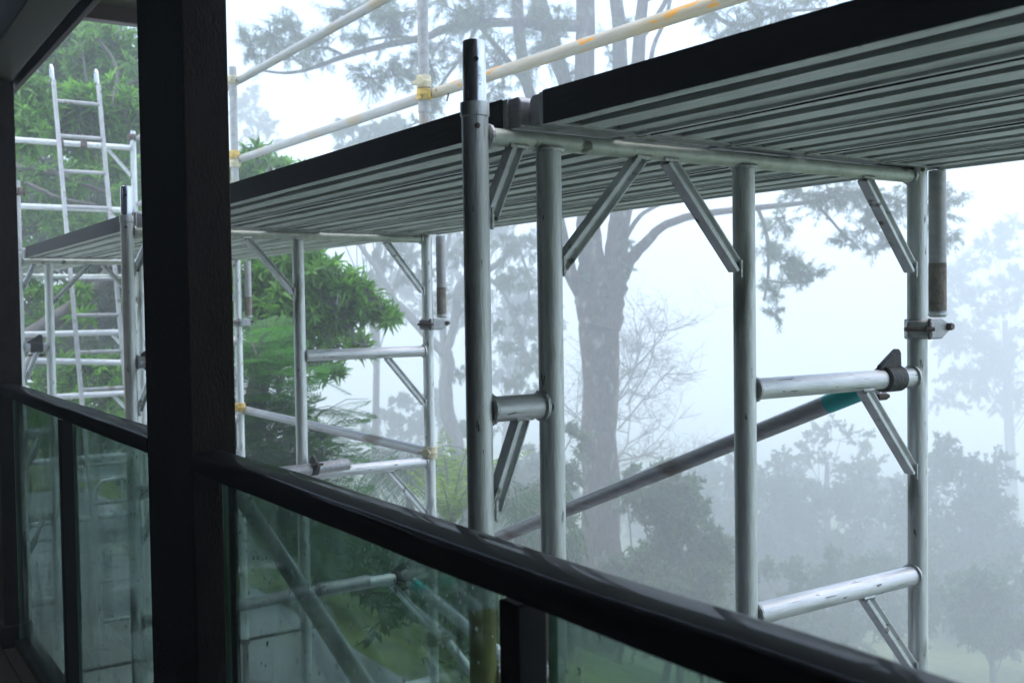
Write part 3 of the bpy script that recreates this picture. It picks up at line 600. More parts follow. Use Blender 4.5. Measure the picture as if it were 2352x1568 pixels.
# ------------------------------------------------------------------ trees
def unit(v): return v/(np.linalg.norm(v, axis=-1, keepdims=True)+1e-9)
class Tree:
    """wood as tubes, leaves as folded quads with their own length and droop"""
    def __init__(s, seed): s.w = MB(); s.P = []; s.D = []; s.Ln = []; s.Wd = []; s.r = np.random.default_rng(seed)
    def limb(s, pts, rad, n=8): s.w.path(pts, rad, n)
    def pxlimb(s, q, depth, n=10, sub=4, jit=.0, wob=.011):
        """(px, py, half width px[, extra depth]) -> smooth limb"""
        P = np.array([at(a[0], a[1], depth+(a[3] if len(a) > 3 else 0)) for a in q]); R = np.array([a[2]*(depth+(a[3] if len(a) > 3 else 0))/F for a in q])
        k = len(P); T = np.linspace(0, k-1, (k-1)*sub+1); out = []; rad = []
        for t_ in T:
            i = min(int(t_), k-2); f_ = t_-i
            p0, p1, p2, p3 = P[max(i-1,0)], P[i], P[i+1], P[min(i+2,k-1)]
            out.append(.5*((2*p1)+(-p0+p2)*f_+(2*p0-5*p1+4*p2-p3)*f_**2+(-p0+3*p1-3*p2+p3)*f_**3)); rad.append(R[i]*(1-f_)+R[i+1]*f_)
        out = np.array(out); rad = np.array(rad)
        out[1:-1] += s.r.normal(0, 1, out[1:-1].shape)*rad[1:-1, None]*wob*6
        s.w.path(out, rad, n); return out
    def leaves(s, pos, d, ln, wd):
        s.P.append(pos); s.D.append(unit(d)); s.Ln.append(np.broadcast_to(ln, len(pos)).astype(float)); s.Wd.append(np.broadcast_to(wd, len(pos)).astype(float))
    def clump(s, c, rad, ntw, lpt, ll, lw, droop=.5, anchor=None, spread=.7, twr=.008, hollow=.15):
        """twigs reaching out from a clump's middle, leaves along their outer part"""
        r = s.r; c = np.asarray(c, float); rad = np.asarray(rad, float)
        if anchor is not None:
            mid = (c+anchor)/2 + r.normal(0, .1, 3)*np.linalg.norm(c-anchor)
            s.w.path([anchor, mid, c], [twr*2.6, twr*2, twr*1.4], 5, cap=False)
        nb = max(3, ntw//5); mr = rad.mean(); tl = min(.42*mr+.12, 1.0)
        ends = c + unit(r.normal(0, 1, (nb, 3)))*rad*(.35+.75*r.random((nb, 1)))
        st0 = c + r.normal(0, .12, (nb, 3))*rad; md = (st0+ends)/2 + r.normal(0, .10, (nb, 3))*mr + np.array((0, 0, .10*mr))
        for k in range(nb): s.w.path([st0[k], md[k], ends[k]], [twr*1.5, twr*1.1, twr*.6], 4, cap=False)
        for k in range(ntw):
            b_ = int(r.integers(0, nb)); f0 = r.uniform(.25, 1.0); st = (1-f0)**2*st0[b_] + 2*f0*(1-f0)*md[b_] + f0**2*ends[b_]
            out = unit(ends[b_]-st0[b_]); d0 = unit(out*.7 + r.normal(0, .6, 3) + np.array((0, 0, .15))); ln_ = tl*r.uniform(.5, 1.35)
            mid = st + d0*ln_*.5; e = st + d0*ln_ - np.array((0, 0, droop*.28*ln_)) + r.normal(0, .08, 3)*ln_
            s.w.path([st, mid, e], [twr*.7, twr*.5, twr*.25], 3, cap=False)
            f_ = r.uniform(.15, 1.05, lpt)[:, None]; q = (1-f_)**2*st + 2*f_*(1-f_)*mid + f_**2*e
            tw = unit((e-mid)[None, :]); d = tw*.7 + r.normal(0, spread, (lpt, 3)); d[:, 2] -= droop
            s.leaves(q + r.normal(0, .02, (lpt, 3)), d, ll*r.uniform(.6, 1.3, lpt), lw*r.uniform(.7, 1.3, lpt))
    def pxclump(s, px, py, rx, ry, depth, ntw, lpt, ll, lw, droop=.5, dz=None, anchor=None, **k):
        sc = depth/F; s.clump(at(px, py, depth), (rx*sc*.9, rx*sc*.9, ry*sc) if dz is None else (rx*sc, dz, ry*sc), ntw, lpt, ll, lw, droop, anchor, **k)
    def leaf_arrays(s):
        P = np.concatenate(s.P); D = np.concatenate(s.D); Ln = np.concatenate(s.Ln)[:, None]; Wd = np.concatenate(s.Wd)[:, None]; n = len(P)
        side = unit(np.cross(D, s.r.normal(0, 1, (n, 3)))); nr = np.cross(side, D)
        V = np.stack([P, P+D*Ln*.45+side*Wd*.5+nr*Wd*.15, P+D*Ln-nr*Ln*.06, P+D*Ln*.45-side*Wd*.5+nr*Wd*.15], 1).reshape(-1, 3)
        return V, np.arange(4*n).reshape(n, 4)
    def build(s, name, base, label, cat, leafm, barkm, group=None, trunk='trunk', crown='crown'):
        t = thing(name, tuple(float(q) for q in base), label, cat, group)
        if s.w.v: s.w.build(trunk, barkm, t)
        if s.P:
            V, Q = s.leaf_arrays(); stuff(raw_mesh(crown, V, Q, leafm, t))
        return t
def ground_below(p): return np.array((p[0], p[1], float(gz(p[0], p[1]))))

# -- the big rough-barked tree in the mist
KD = 1.6                                            # the misty trees stand well down the slope
Z = 20.0*KD; T = Tree(11)
b0 = ground_below(at(1386, 1700, Z))
tr = T.pxlimb([(1386,2010,70),(1386,1700,54),(1387,1500,48),(1386,1290,46),(1376,994,41),(1380,883,41),(1377,760,47),(1379,700,56),(1379,650,58)], Z, 18, 5)
sl = T.pxlimb([(1366,740,28),(1360,650,33),(1357,590,31),(1352,480,27),(1345,250,24),(1344,0,22),(1350,-250,17),(1340,-500,9)], Z, 14)
sr = T.pxlimb([(1390,740,28),(1406,650,33),(1416,590,28),(1428,480,24),(1458,200,17),(1475,0,13),(1490,-200,9)], Z, 14)
sr2 = T.pxlimb([(1414,600,20),(1421,480,20,.3),(1424,250,20,.5),(1424,100,17,.6),(1405,-100,14,.8),(1390,-300,9,1)], Z, 12)
lb_ = T.pxlimb([(1368,740,24),(1345,690,22),(1312,625,16,-.2),(1290,540,13,-.3),(1255,330,12,-.5),(1212,200,13,-.6),(1192,60,14,-.7),(1178,-120,10,-.8)], Z, 12)
ls2 = T.pxlimb([(1345,340,14),(1305,210,17,.3),(1266,90,19,.5),(1232,-20,18,.7),(1200,-160,13,.8)], Z, 12)
rl = T.pxlimb([(1425,650,14),(1446,600,15),(1490,552,12,-.3),(1520,522,10,-.5),(1575,500,9,-.8),(1640,488,8,-1),(1736,478,7,-1.2),(1868,463,5,-1.4),(1990,440,3.5,-1.5),(2090,470,2,-1.5)], Z, 9)
T.pxlimb([(1868,463,4,-1.4),(1900,495,3.4,-1.4),(1930,530,3,-1.4),(1978,574,2,-1.4)], Z, 6)
T.pxlimb([(1430,560,6),(1445,532,6,-.2),(1473,494,5,-.4),(1510,472,4,-.6),(1570,450,3,-.8)], Z, 6)
ll_ = T.pxlimb([(1344,60,15),(1250,60,12,-.4),(1176,50,11,-.8),(1030,66,10,-1.4),(979,86,9,-1.6),(891,104,7.5,-1.9),(792,130,6,-2.2),(708,160,4.5,-2.4),(653,168,3.5,-2.5),(598,162,2.5,-2.6)], Z, 9)
T.pxlimb([(960,90,5,-1.7),(900,84,4,-1.8),(850,92,3,-1.9),(800,88,2,-2)], Z, 6); T.pxlimb([(792,130,4,-2.2),(750,110,3,-2.3),(700,115,2.5,-2.4)], Z, 5)
T.pxlimb([(1100,50,5,-1),(1060,130,4,-1.2),(1010,200,3.5,-1.4),(990,260,3,-1.5),(940,290,2,-1.6)], Z, 6)
T.pxlimb([(1740,478,5,-1.2),(1760,540,4,-1.3),(1765,620,3.5,-1.3),(1755,690,2.5,-1.3)], Z, 6); T.pxlimb([(1768,645,3,-1.3),(1810,650,2.5,-1.3),(1870,645,2,-1.3)], Z, 5)
T.pxlimb([(1200,180,8,-.6),(1150,120,6,-.9),(1090,40,5,-1.2),(1060,-60,4,-1.5)], Z, 6); T.pxlimb([(1466,100,7),(1520,20,6,.3),(1560,-60,5,.5)], Z, 6)
T.pxlimb([(1480,230,7,.4),(1500,110,6,.6),(1530,40,5,.8),(1550,-60,4,1)], Z, 6); T.pxlimb([(1345,250,8),(1290,150,6,-.4),(1265,40,5,-.7)], Z, 6)
T.pxlimb([(1475,0,8),(1580,-20,7,-.4),(1680,60,5,-.8),(1790,30,4,-1),(1900,20,3,-1.2)], Z, 7)
def gum(px, py, rx, ry, n, dd=0, ll=.15, droop=.55): T.pxclump(px, py, rx*1.22, ry*1.18, Z+dd*KD, int(n*2.1), 30, ll*1.05, .018, droop, anchor=None, spread=.6, twr=.013)
for a in ((575,105,38,30,20),(625,85,45,38,28),(680,75,45,45,30),(650,130,55,30,22),(720,110,40,40,20),(760,95,35,25,12),
          (800,30,45,32,20),(860,20,55,40,30),(890,70,45,45,26),(840,95,40,25,14),(930,30,40,40,18),
          (850,180,42,32,22),(905,170,45,35,24),(950,190,35,40,20),(985,150,40,45,22),(1000,250,30,30,12),(960,280,35,18,9),(1020,100,45,40,22),
          (1050,30,55,45,30),(1110,50,55,55,34),(1080,130,50,50,30),(1150,140,60,60,34),(1190,60,55,60,28),(1130,210,45,30,14),
          (1240,130,55,70,30),(1290,70,45,55,20),(1250,30,55,35,18),(1020,-20,70,40,20),(1150,-40,90,50,30),(1300,180,40,40,12),
          (1395,110,40,50,10),(1450,60,50,40,9),(1520,150,30,40,7)):
    gum(*a, dd=random.uniform(-2.4, -.2) if a[0] < 1180 else random.uniform(-1.2, 1))
for a in ((1640,20,50,35,20),(1690,60,55,45,26),(1740,30,60,40,26),(1800,20,50,30,18),(1880,10,55,25,14),(1640,90,35,30,10),(1760,100,30,25,8)): gum(*a, dd=random.uniform(-1.6, -.4))
for a in ((1830,455,60,30,22),(1900,440,65,38,30),(1970,450,65,45,32),(2040,470,60,50,32),(2110,460,50,45,24),(2160,480,45,55,22),(2165,530,35,40,14),(1985,530,45,40,20),(2030,570,35,30,13),
          (1940,560,30,30,9),(1770,560,35,40,16),(1800,610,45,40,24),(1850,625,40,28,18),(1880,640,22,30,9),(1780,680,32,35,14),(1770,720,22,22,7),(1800,500,40,30,12)): gum(*a, dd=random.uniform(-1.8, -.9))
for a in ((1445,560,18,22,5),(1445,620,14,20,4),(1350,640,16,14,3)): gum(*a, dd=-.3, ll=.1)
T.build('gum_tree', b0, 'tall rough-barked tree with forked trunk in the mist beyond the scaffold', 'tree', LEAF_GUM, BARK)

# -- slender twisting gum further back
Z = 27.0*KD; T = Tree(12)
b0 = ground_below(at(1075, 1300, Z))
T.pxlimb([(1110,1700,24),(1080,1290,20),(1052,1040,18),(1030,960,17),(1022,900,16),(1030,840,15),(1022,800,13)], Z, 12, 5)
T.pxlimb([(1024,815,12),(1000,790,11),(975,765,10),(940,725,10),(905,690,9),(885,650,8),(862,610,7),(835,575,6),(815,545,5)], Z, 9)
T.pxlimb([(1024,810,11),(1040,760,10),(1048,710,10),(1052,665,10),(1075,640,10),(1110,625,9),(1150,600,7),(1190,560,5)], Z, 9)
T.pxlimb([(1045,730,5),(1075,700,4),(1100,650,3)], Z, 6); T.pxlimb([(900,685,5),(912,640,4),(925,600,3),(950,560,2.5)], Z, 6)
T.pxlimb([(1022,830,8),(1015,700,7),(1020,600,6),(1040,500,5),(1050,380,4)], Z, 8); T.pxlimb([(1190,560,4),(1215,650,3),(1205,760,2.4),(1195,850,2)], Z, 6)
T.pxlimb([(1110,625,5),(1160,680,4),(1190,760,3),(1210,840,2)], Z, 6)
def gum2(px, py, rx, ry, n, dd=0): T.pxclump(px, py, rx, ry, Z+dd*KD, int(n*1.5), 34, .22, .027, 1.1, spread=.45, twr=.015)
for a in ((870,590,45,35,14),(920,585,50,45,20),(960,600,40,45,18),(850,640,30,20,6),(925,650,30,30,7),(900,560,40,30,12),(1000,640,30,40,12),(1060,580,50,45,20),(1030,700,30,45,10),(1080,660,35,35,11),(1090,540,60,40,18),
          (1160,560,55,50,34),(1205,560,50,50,34),(1180,630,55,45,30),(1220,660,40,40,18),(1185,720,40,35,18),(1200,770,45,40,24),(1175,800,45,40,22),(1215,840,40,40,22),(1190,880,45,30,20),(1220,900,35,35,14),(1150,740,25,40,8),(1060,860,40,50,8),(980,690,35,40,7)): gum2(*a, dd=random.uniform(-1.5, 1.5))
T.build('gum_tree', b0, 'slender pale-trunked tree with a twisting side limb and hanging leaves', 'tree', LEAF_GUM, BARK_S)

# -- leafless tree behind the big trunk
def bare(T, p, d, ln, r, lev):
    k = 4; pts = [p]; dd = d.copy()
    for i in range(k):
        dd = unit(dd + T.r.normal(0, .14, 3) + np.array((0, 0, .05 if lev < 2 else .10))); pts.append(pts[-1]+dd*ln/k)
    T.w.path(pts, [r*(1-.55*i/k) for i in range(k+1)], 6 if lev < 2 else 4 if lev < 3 else 3, cap=False)
    if lev >= 5: return
    for j in range((6, 6, 5, 4, 2)[lev]):
        i = T.r.integers(1, k+1); q = pts[i]; nd = unit(dd*(.45 if lev else .55) + T.r.normal(0, .65, 3)*np.array((1, 1, .55)) + np.array((0, 0, -.05)))
        bare(T, q, nd, ln*T.r.uniform(.45, .75), r*.55, lev+1)
T = Tree(14); Z = 25.0*KD
b0 = ground_below(at(1400, 1300, Z)); p0 = at(1395, 1120, Z)
T.w.path([b0, (b0+p0)/2, p0], [.24,.2,.17], 8)
q0 = at(1470, 840, Z); bare(T, p0, unit(q0-p0), 2.7*KD, .055*KD, 0); bare(T, at(1440, 930, Z), unit(at(1540, 715, Z)-at(1440, 930, Z)), 1.9*KD, .026*KD, 1)
bare(T, p0, unit(at(1320, 900, Z)-p0), 1.9*KD, .026*KD, 1); bare(T, at(1420, 985, Z), unit(at(1620, 800, Z)-at(1420, 985, Z)), 1.8*KD, .026*KD, 1); bare(T, p0, unit(at(1600, 1030, Z)-p0), 1.5*KD, .026*KD, 1)
T.build('bare_tree', b0, 'leafless pale tree with fine twigs behind the forked trunk', 'tree', LEAF_GUM, BARK_P)

# -- rounded trees and shrubs lower down the slope
def bushy(name, seed, Z, trunk_px, clumps, label, lm, n=26, ll=.16, lw=.06, droop=.2, bark=BARK_S, cat='tree', tw=8, group='trees down the misty slope', lpt=36):
    Z = Z*KD; ll *= 1.15; lw *= 1.1; T = Tree(seed); p = at(trunk_px[0], trunk_px[1], Z); b = ground_below(p); r = tw*Z/F
    ctr = np.mean([at(c[0], c[1], Z) for c in clumps], 0)
    T.w.path([b-np.array((0,0,.2)), b+(ctr-b)*.35+T.r.normal(0,.1,3), b+(ctr-b)*.7+T.r.normal(0,.2,3), ctr], [r*1.3, r, r*.8, r*.5], 10)
    for c in clumps:
        dd = T.r.uniform(-1, 1)*.04*Z; a_ = b+(ctr-b)*T.r.uniform(.45, .95)
        T.pxclump(c[0], c[1], c[2], c[3], Z+dd, int(n*1.25*(c[4] if len(c) > 4 else 1)), lpt, ll, lw, droop, anchor=a_, twr=.014, spread=.7)
    return T.build(name, b, label, cat, lm, bark, group)
def dome(cx, cy, rx, ry, n, seed, low=.7):
    """clumps through a rounded crown whose outline is uneven"""
    r = np.random.default_rng(seed); o = []; ph = r.uniform(0, 6.28, 3)
    for k in range(n):
        a = r.uniform(0, 2*math.pi); f_ = math.sqrt(r.uniform(.02, .9))*(1+.13*math.sin(3*a+ph[0])+.08*math.sin(7*a+ph[1]))
        q = r.uniform(.75, 1.3); o.append((cx+rx*f_*math.cos(a), cy-ry*f_*math.sin(a)*(1 if math.sin(a) > 0 else low), rx*.30*q, ry*.22*q))
    return o
SH = dict(ll=.13, lw=.05, cat='shrub', group='shrubs on the slope')
bushy('shrub', 21, 17, (1520,1500), dome(1530,1300,130,220,30,1)+[(1440,1130,35,60),(1560,1130,60,60)], 'dense green shrub at the foot of the forked trunk', LEAF_GUM, 34, **SH)
bushy('shrub', 22, 17.5, (1260,1500), dome(1265,1340,85,210,20,2)+[(1310,1010,30,60,.5),(1300,1120,40,60)], 'green shrub growing left against the forked trunk', LEAF_GUM, 30, **SH)
bushy('shrub', 34, 19, (1640,1640), dome(1640,1470,120,130,16,21), 'low green shrub behind the handrail under the diagonal tube', LEAF_GUM, 30, **SH)
bushy('round_tree', 23, 39, (1720,1480), dome(1730,1270,170,230,34,3), 'hazy round tree below the diagonal tube', LEAF_FAR, 40, .17, .075, lpt=44)
bushy('pale_tree', 24, 40, (1900,1480), [(1880,1000,60,35),(1930,1010,70,40),(1980,1030,60,35),(1850,1040,50,30),(1910,1060,60,25),(1960,1080,55,25),(1800,1060,50,30),(2010,1065,40,22),(1850,1100,45,25),(1830,1150,40,30)], 'pale yellow-green flat-topped tree under the taped tube', LEAF_PALE, 17, .17, .09, tw=9)
bushy('round_tree', 25, 38, (1960,1500), dome(1950,1290,180,210,36,5), 'dark hazy tree with grass under it, behind the lowest rung', LEAF_FAR, 44, .17, .07, lpt=44)
bushy('round_tree', 26, 35, (2190,1520), dome(2190,1240,170,180,40,6)+[(2150,1090,50,40),(2210,1070,40,40),(2120,1350,60,60),(2260,1370,70,60)], 'large dome-shaped tree standing right of the outer upright', LEAF_FAR, 46, .17, .07, tw=14, lpt=44)
bushy('round_tree', 27, 30, (2400,1540), dome(2410,1400,150,170,26,7), 'shadowy tree beside the dome-shaped tree, partly out of view', LEAF_FAR, 40, .16, .065, lpt=44)
bushy('round_tree', 28, 52, (1620,1420), dome(1600,1220,190,170,24,8), 'faint tree in the thick mist behind the leafless tree', LEAF_FAR, 30, .26, .12)
bushy('round_tree', 35, 44, (2080,1480), dome(2080,1260,200,180,26,22), 'dim tree filling the gap behind the dark and dome-shaped trees', LEAF_FAR, 34, .22, .10)
for k, (cx_, cy_, rx_, ry_, z_, lab_) in enumerate(((1560,1400,150,170,23,'leafy bush filling the slope beneath the leafless tree'),(1740,1430,160,160,25,'leafy bush low on the slope under the round hazy tree'),
        (1900,1400,150,150,27,'leafy bush low on the slope under the pale tree'),(2060,1380,140,140,29,'leafy bush between the dark tree and the dome-shaped tree'),(1350,1430,120,150,21,'leafy bush straddling the foot of the forked trunk'),
        (2290,1400,130,120,25,'leafy bush close against the dome-shaped tree'),(1830,1570,130,80,20,'low bush just beyond the end of the handrail'))):
    bushy('shrub', 90+k, z_, (cx_, cy_+110), dome(cx_, cy_, rx_, ry_, 26, 40+k), lab_, LEAF_GUM, 34, **SH)
bushy('spreading_tree', 29, 60, (2330,1300), dome(2330,760,190,250,34,31)+[(2200,870,70,40),(2180,920,50,30),(2290,560,60,50),(2340,520,60,40),(2250,690,60,40)], 'very faint broad tree at the edge of the mist', LEAF_FAR, 34, .3, .08, .4, tw=12, lpt=44)
bushy('hazy_tree', 37, 42, (1150,1400), dome(1160,700,110,230,26,32), 'tall soft canopy in the mist behind the nearest uprights', LEAF_FAR, 28, .24, .06, .8)
bushy('hazy_tree', 38, 46, (1010,1400), dome(1010,640,110,150,22,33), 'tall soft canopy in the mist behind the twisting tree', LEAF_FAR, 26, .24, .06, .8)
bushy('round_tree', 40, 44, (1560,1450), dome(1560,1170,170,150,24,35), 'soft misty crown just right of the forked trunk, behind the shrub', LEAF_FAR, 30, .2, .08)
bushy('round_tree', 41, 43, (1830,1450), dome(1830,1220,170,170,26,36), 'soft misty crown behind the pale flat-topped tree', LEAF_FAR, 30, .2, .08)
bushy('hazy_tree', 39, 30, (1130,1500), dome(1130,1080,110,130,18,34), 'misty bush behind the yellow-green palm', LEAF_GUM, 28, .15, .06)
bushy('hazy_tree', 30, 42, (930,1300), dome(930,1030,100,130,20,10)+[(1000,930,50,40),(880,960,40,30)], 'grey hazy tree in the gap beside the ledger tube', LEAF_FAR, 28, .22, .09)
bushy('weeping_tree', 31, 30, (850,700), dome(850,345,120,85,24,11), 'weeping misty tree above the deck edge', LEAF_GUM, 30, .22, .04, 1.1, lpt=44)
bushy('hazy_tree', 32, 46, (560,700), [(575,210,30,40),(590,260,35,35),(620,290,30,35),(570,300,35,40),(640,330,25,25),(600,350,45,30),(560,250,30,40)], 'faint drooping tree behind the short guard post', LEAF_FAR, 22, .26, .05, 1.0)
bushy('hazy_tree', 33, 33, (1180,1400), dome(1180,1160,120,170,18,12), 'misty tree between the uprights of the nearest frame', LEAF_FAR, 24, .2, .08)
bushy('round_tree', 36, 10.5, (180,1150), dome(190,420,190,330,40,23)+dome(200,800,170,200,16,24), 'soft grey-green tree behind the bright leaves at the ladder', LEAF_DRAPE, 30, .13, .032, lpt=40)

# -- near tree with whorls of narrow glossy leaves
def whorl_mesh(name, n, ln, wd, seed):
    r = np.random.default_rng(seed); V = []; Q = []
    for k in range(n):
        a = 2.4*k + r.uniform(-.3, .3); el = r.uniform(-.35, .95); d = np.array((math.cos(a)*math.cos(el), math.sin(a)*math.cos(el), math.sin(el)))
        s_ = unit(np.cross(d, (0,0,1.0))); nn = np.cross(s_, d); l_ = ln*r.uniform(.65, 1.15); o = np.array((0,0,-.05*r.random()))
        b = len(V)
        for f_, w_, dr in ((0, .2, 0), (.5, 1, -.01), (1, .06, -.16)):
            c = o + d*l_*f_ + nn*l_*dr - np.array((0,0,l_*.10*f_*f_))
            V += [c - s_*wd*w_*.5 + nn*wd*.18*w_, c, c + s_*wd*w_*.5 + nn*wd*.18*w_]
        for i in range(2):
            for j in range(2): Q.append((b+i*3+j, b+i*3+j+1, b+i*3+3+j+1, b+i*3+3+j))
    return np.array(V), np.array(Q)
WV = [whorl_mesh('w', n, .17, .034, 50+n) for n in (11, 13, 15)]
WM = []
for k, (V, Q) in enumerate(WV):
    o = raw_mesh('leaf_whorl', V, Q, LEAF_LANCE, smooth=True); WM.append(o.data); bpy.data.objects.remove(o)
def rot_to(d, spin):
    d, u, v = frame_axes(d); c, s_ = math.cos(spin), math.sin(spin); return np.stack([u*c+v*s_, -u*s_+v*c, d], 1)
def lance_tree(seed, base, limbs, regions, label, nobj):
    T = Tree(seed); r = T.r
    t = thing('broadleaf_tree', tuple(float(q) for q in base), label, 'tree', 'near broadleaf trees')
    for q, z, n in limbs: T.pxlimb(q, z, n)
    W = []
    for (px, py, rx, ry, z, nsh) in regions:
        nsh = max(4, int(nsh*.44)); rx *= 1.2; ry *= 1.16
        sc = z/F; c = at(px, py, z); rad = np.array((rx*sc, rx*sc*.9, ry*sc))
        a = c + np.array((0, 0, -.6*ry*sc)) + r.normal(0, .15, 3)
        dirs = unit(r.normal(0, 1, (nsh, 3))); rr = r.random(nsh)**.4
        for k in range(nsh):
            e = c + dirs[k]*rad*rr[k]; st = c+(a-c)*r.random()+r.normal(0, .12, 3)*rad
            mid = (st+e)/2 + r.normal(0, .06, 3); T.w.path([st, mid, e], [.011,.007,.004], 4, cap=False)
            d = unit(unit(e-mid)*.8 + np.array((0, 0, .55)) + r.normal(0, .25, 3))
            W.append((e, d, r.uniform(.75, 1.25), r.uniform(0, 6.28), r.integers(0, 3)))
            W.append((e*.6+mid*.4+r.normal(0, .04, 3), unit(d+r.normal(0, .6, 3)), r.uniform(.6, 1.0), r.uniform(0, 6.28), r.integers(0, 3)))
    T.w.build('trunk', BARK_S, t)
    dist = np.array([np.linalg.norm(w_[0]-CAM) for w_ in W]); od = np.argsort(dist)
    VV = []; QQ = []; nv = 0; org = np.array(t['org'])
    cr = MB
    for rank, k in enumerate(od):
        e, d, s_, sp, kind = W[k]; M = rot_to(d, sp)*s_
        if rank < nobj:
            o = bpy.data.objects.new('leaf_whorl', WM[kind]); col.objects.link(o); o.parent = t
            m4 = Matrix.Identity(4)
            for i in range(3):
                for j in range(3): m4[i][j] = M[i][j]
                m4[i][3] = e[i]-org[i]
            o.matrix_local = m4
        else:
            V, Q = WV[kind]; VV.append(V@M.T + e); QQ.append(Q+nv); nv += len(V)
    if VV: stuff(raw_mesh('crown', np.concatenate(VV), np.concatenate(QQ), LEAF_LANCE, t, smooth=True))
    return t
zA = 11.8
lance_tree(61, ground_below(at(60, 1200, zA)), [
    ([(-60,900,34),(40,800,24),(110,745,20),(190,690,17),(240,640,14),(275,580,11),(300,500,8)], zA, 10),
    ([(20,820,16),(100,860,13),(200,850,11),(280,810,9),(330,780,6)], zA, 8),
    ([(-40,370,9),(60,388,9),(130,400,8),(200,425,6),(260,450,4)], zA+.6, 8), ([(60,420,6),(140,455,5),(220,470,4)], zA+.4, 6),
    ([(200,320,7),(235,270,6),(262,215,6),(270,165,5),(250,120,4),(215,80,3)], zA+1, 7), ([(262,215,4),(300,190,3),(345,175,2)], zA+1, 5), ([(190,320,5),(205,240,4),(195,160,3),(185,100,2)], zA+1, 5), ([(230,300,4),(290,280,3.5),(345,255,3)], zA+1, 5),
    ([(-60,1400,60),(-50,1100,48),(-60,900,40),(-50,600,28),(-40,370,16),(40,250,9)], zA, 12)],
    [(75,230,60,55,zA-1.5,70),(130,250,60,60,zA-1,60),(60,300,50,60,zA-1.8,60),(200,240,55,60,zA-.8,60),(260,230,55,60,zA-.8,60),(310,270,50,60,zA-.6,46),(150,330,70,50,zA-.6,60),(230,310,60,50,zA-.4,50),
     (120,120,70,60,zA+1.5,60),(200,110,80,70,zA+1.4,80),(270,110,70,70,zA+1.3,70),(330,130,60,70,zA+1.5,50),(150,180,80,50,zA+1.6,60),(260,180,70,50,zA+1.6,50),(200,50,90,50,zA+1.8,60),(80,170,60,50,zA+1.5,40),
     (100,420,70,50,zA+.8,40),(190,400,60,60,zA+.8,36),(270,380,50,60,zA+.3,36),(290,460,45,50,zA-.2,40),(80,520,60,60,zA+.9,34),(170,500,60,50,zA+.7,34),(230,540,50,40,zA+.4,26),
     (75,670,45,70,zA+.8,40),(75,780,50,60,zA+.8,34),(130,720,40,40,zA+.5,12),(185,720,28,45,zA-.3,11),(170,660,25,30,zA-.3,6),(200,840,60,40,zA-.4,34),(260,860,60,50,zA-.4,36),(150,900,60,50,zA-.3,34),(100,880,60,50,zA,30),(300,700,25,40,zA,8),(240,930,80,50,zA-.6,50),(140,980,90,50,zA-.6,50),(280,980,60,60,zA-.6,40)],
    'near tree with bright narrow leaves and a thick sloping limb behind the ladder', 290)
zB = 10.6
lance_tree(62, ground_below(at(520, 1300, zB)), [
    ([(500,1500,34),(520,1200,28),(560,1000,22),(600,840,17),(640,720,12),(690,640,8),(730,600,5)], zB, 10),
    ([(610,820,12),(690,770,9),(760,735,6),(830,715,4),(890,720,2.5)], zB, 8), ([(600,840,11),(590,700,8),(580,560,6),(600,440,4),(620,380,3)], zB, 8), ([(640,720,7),(720,690,5),(790,660,3.5),(840,640,2.5)], zB, 6)],
    [(580,640,60,70,zB,80),(650,620,70,60,zB-.2,90),(720,620,60,50,zB-.3,80),(600,700,70,60,zB,80),(680,690,70,60,zB-.3,90),(750,670,55,45,zB-.3,60),(800,660,45,40,zB-.3,42),(840,690,40,35,zB-.2,36),(880,725,38,28,zB-.2,30),(790,720,50,40,zB-.2,44),(720,740,60,45,zB-.2,60),(640,760,60,50,zB,60),
     (770,770,45,28,zB+.5,26),(830,790,45,22,zB+.7,20),(740,820,45,22,zB+.4,24),(770,850,30,22,zB+.2,14),(690,800,45,40,zB+.3,40),(600,800,60,50,zB+.2,50),
     (570,390,45,30,zB+1.5,40),(620,385,45,30,zB+1.5,40),(670,400,45,28,zB+1.5,36),(580,350,30,22,zB+1.6,14),(720,400,35,22,zB+1.6,18),(640,450,70,50,zB+1,60),(580,530,60,60,zB+.5,60),(700,500,60,50,zB+.8,50)],
    'near tree of glossy narrow leaves reaching out past the second scaffold frame', 290)

# -- feathery tree below it: compound fronds
def frond_mesh(ln, npair, nl, seed):
    r = np.random.default_rng(seed); V = []; Q = []
    def quad(p, d, l_, w_):
        s_ = unit(np.cross(d, (0,0,1.0))); b = len(V); V.extend([p, p+d*l_*.5+s_*w_*.5, p+d*l_, p+d*l_*.5-s_*w_*.5]); Q.append((b, b+1, b+2, b+3))
    for i in range(npair):
        f_ = (i+1)/(npair+.5); o = np.array((ln*f_, 0, -.28*ln*f_*f_)); pl = ln*.40*math.sin(math.pi*min(1, .22+f_*.72))
        for sg in (-1, 1):
            pd = unit(np.array((.55, sg*1.0, -.12+r.uniform(-.1,.1))))
            for k in range(nl):
                g = (k+1)/nl; p = o + pd*pl*g - np.array((0,0,.10*pl*g*g))
                for s2 in (-1, 1):
                    ld = unit(pd*.6 + np.array((.75*s2, -.2*s2*sg, -.05))); quad(p, ld, .030*(1.1-.45*g), .012)
    return np.array(V), np.array(Q)
FV = [frond_mesh(.50, 11, 9, s_) for s_ in (1, 2)]
FM = []
for V, Q in FV:
    o = raw_mesh('frond', V, Q, LEAF_FERN); FM.append(o.data); bpy.data.objects.remove(o)
zC = 9.2; T = Tree(63); b0 = ground_below(at(560, 1500, zC))
t = thing('feathery_tree', tuple(float(q) for q in b0), 'bright green tree with feathery compound leaves above the handrail beside the timber post', 'tree')
T.pxlimb([(540,1700,24),(550,1400,18),(575,1150,13),(600,950,9),(620,850,6)], zC, 9); T.pxlimb([(575,1150,8),(680,1050,6),(750,1000,4)], zC, 7)
org = np.array(t['org']); r = T.r; nf = 0
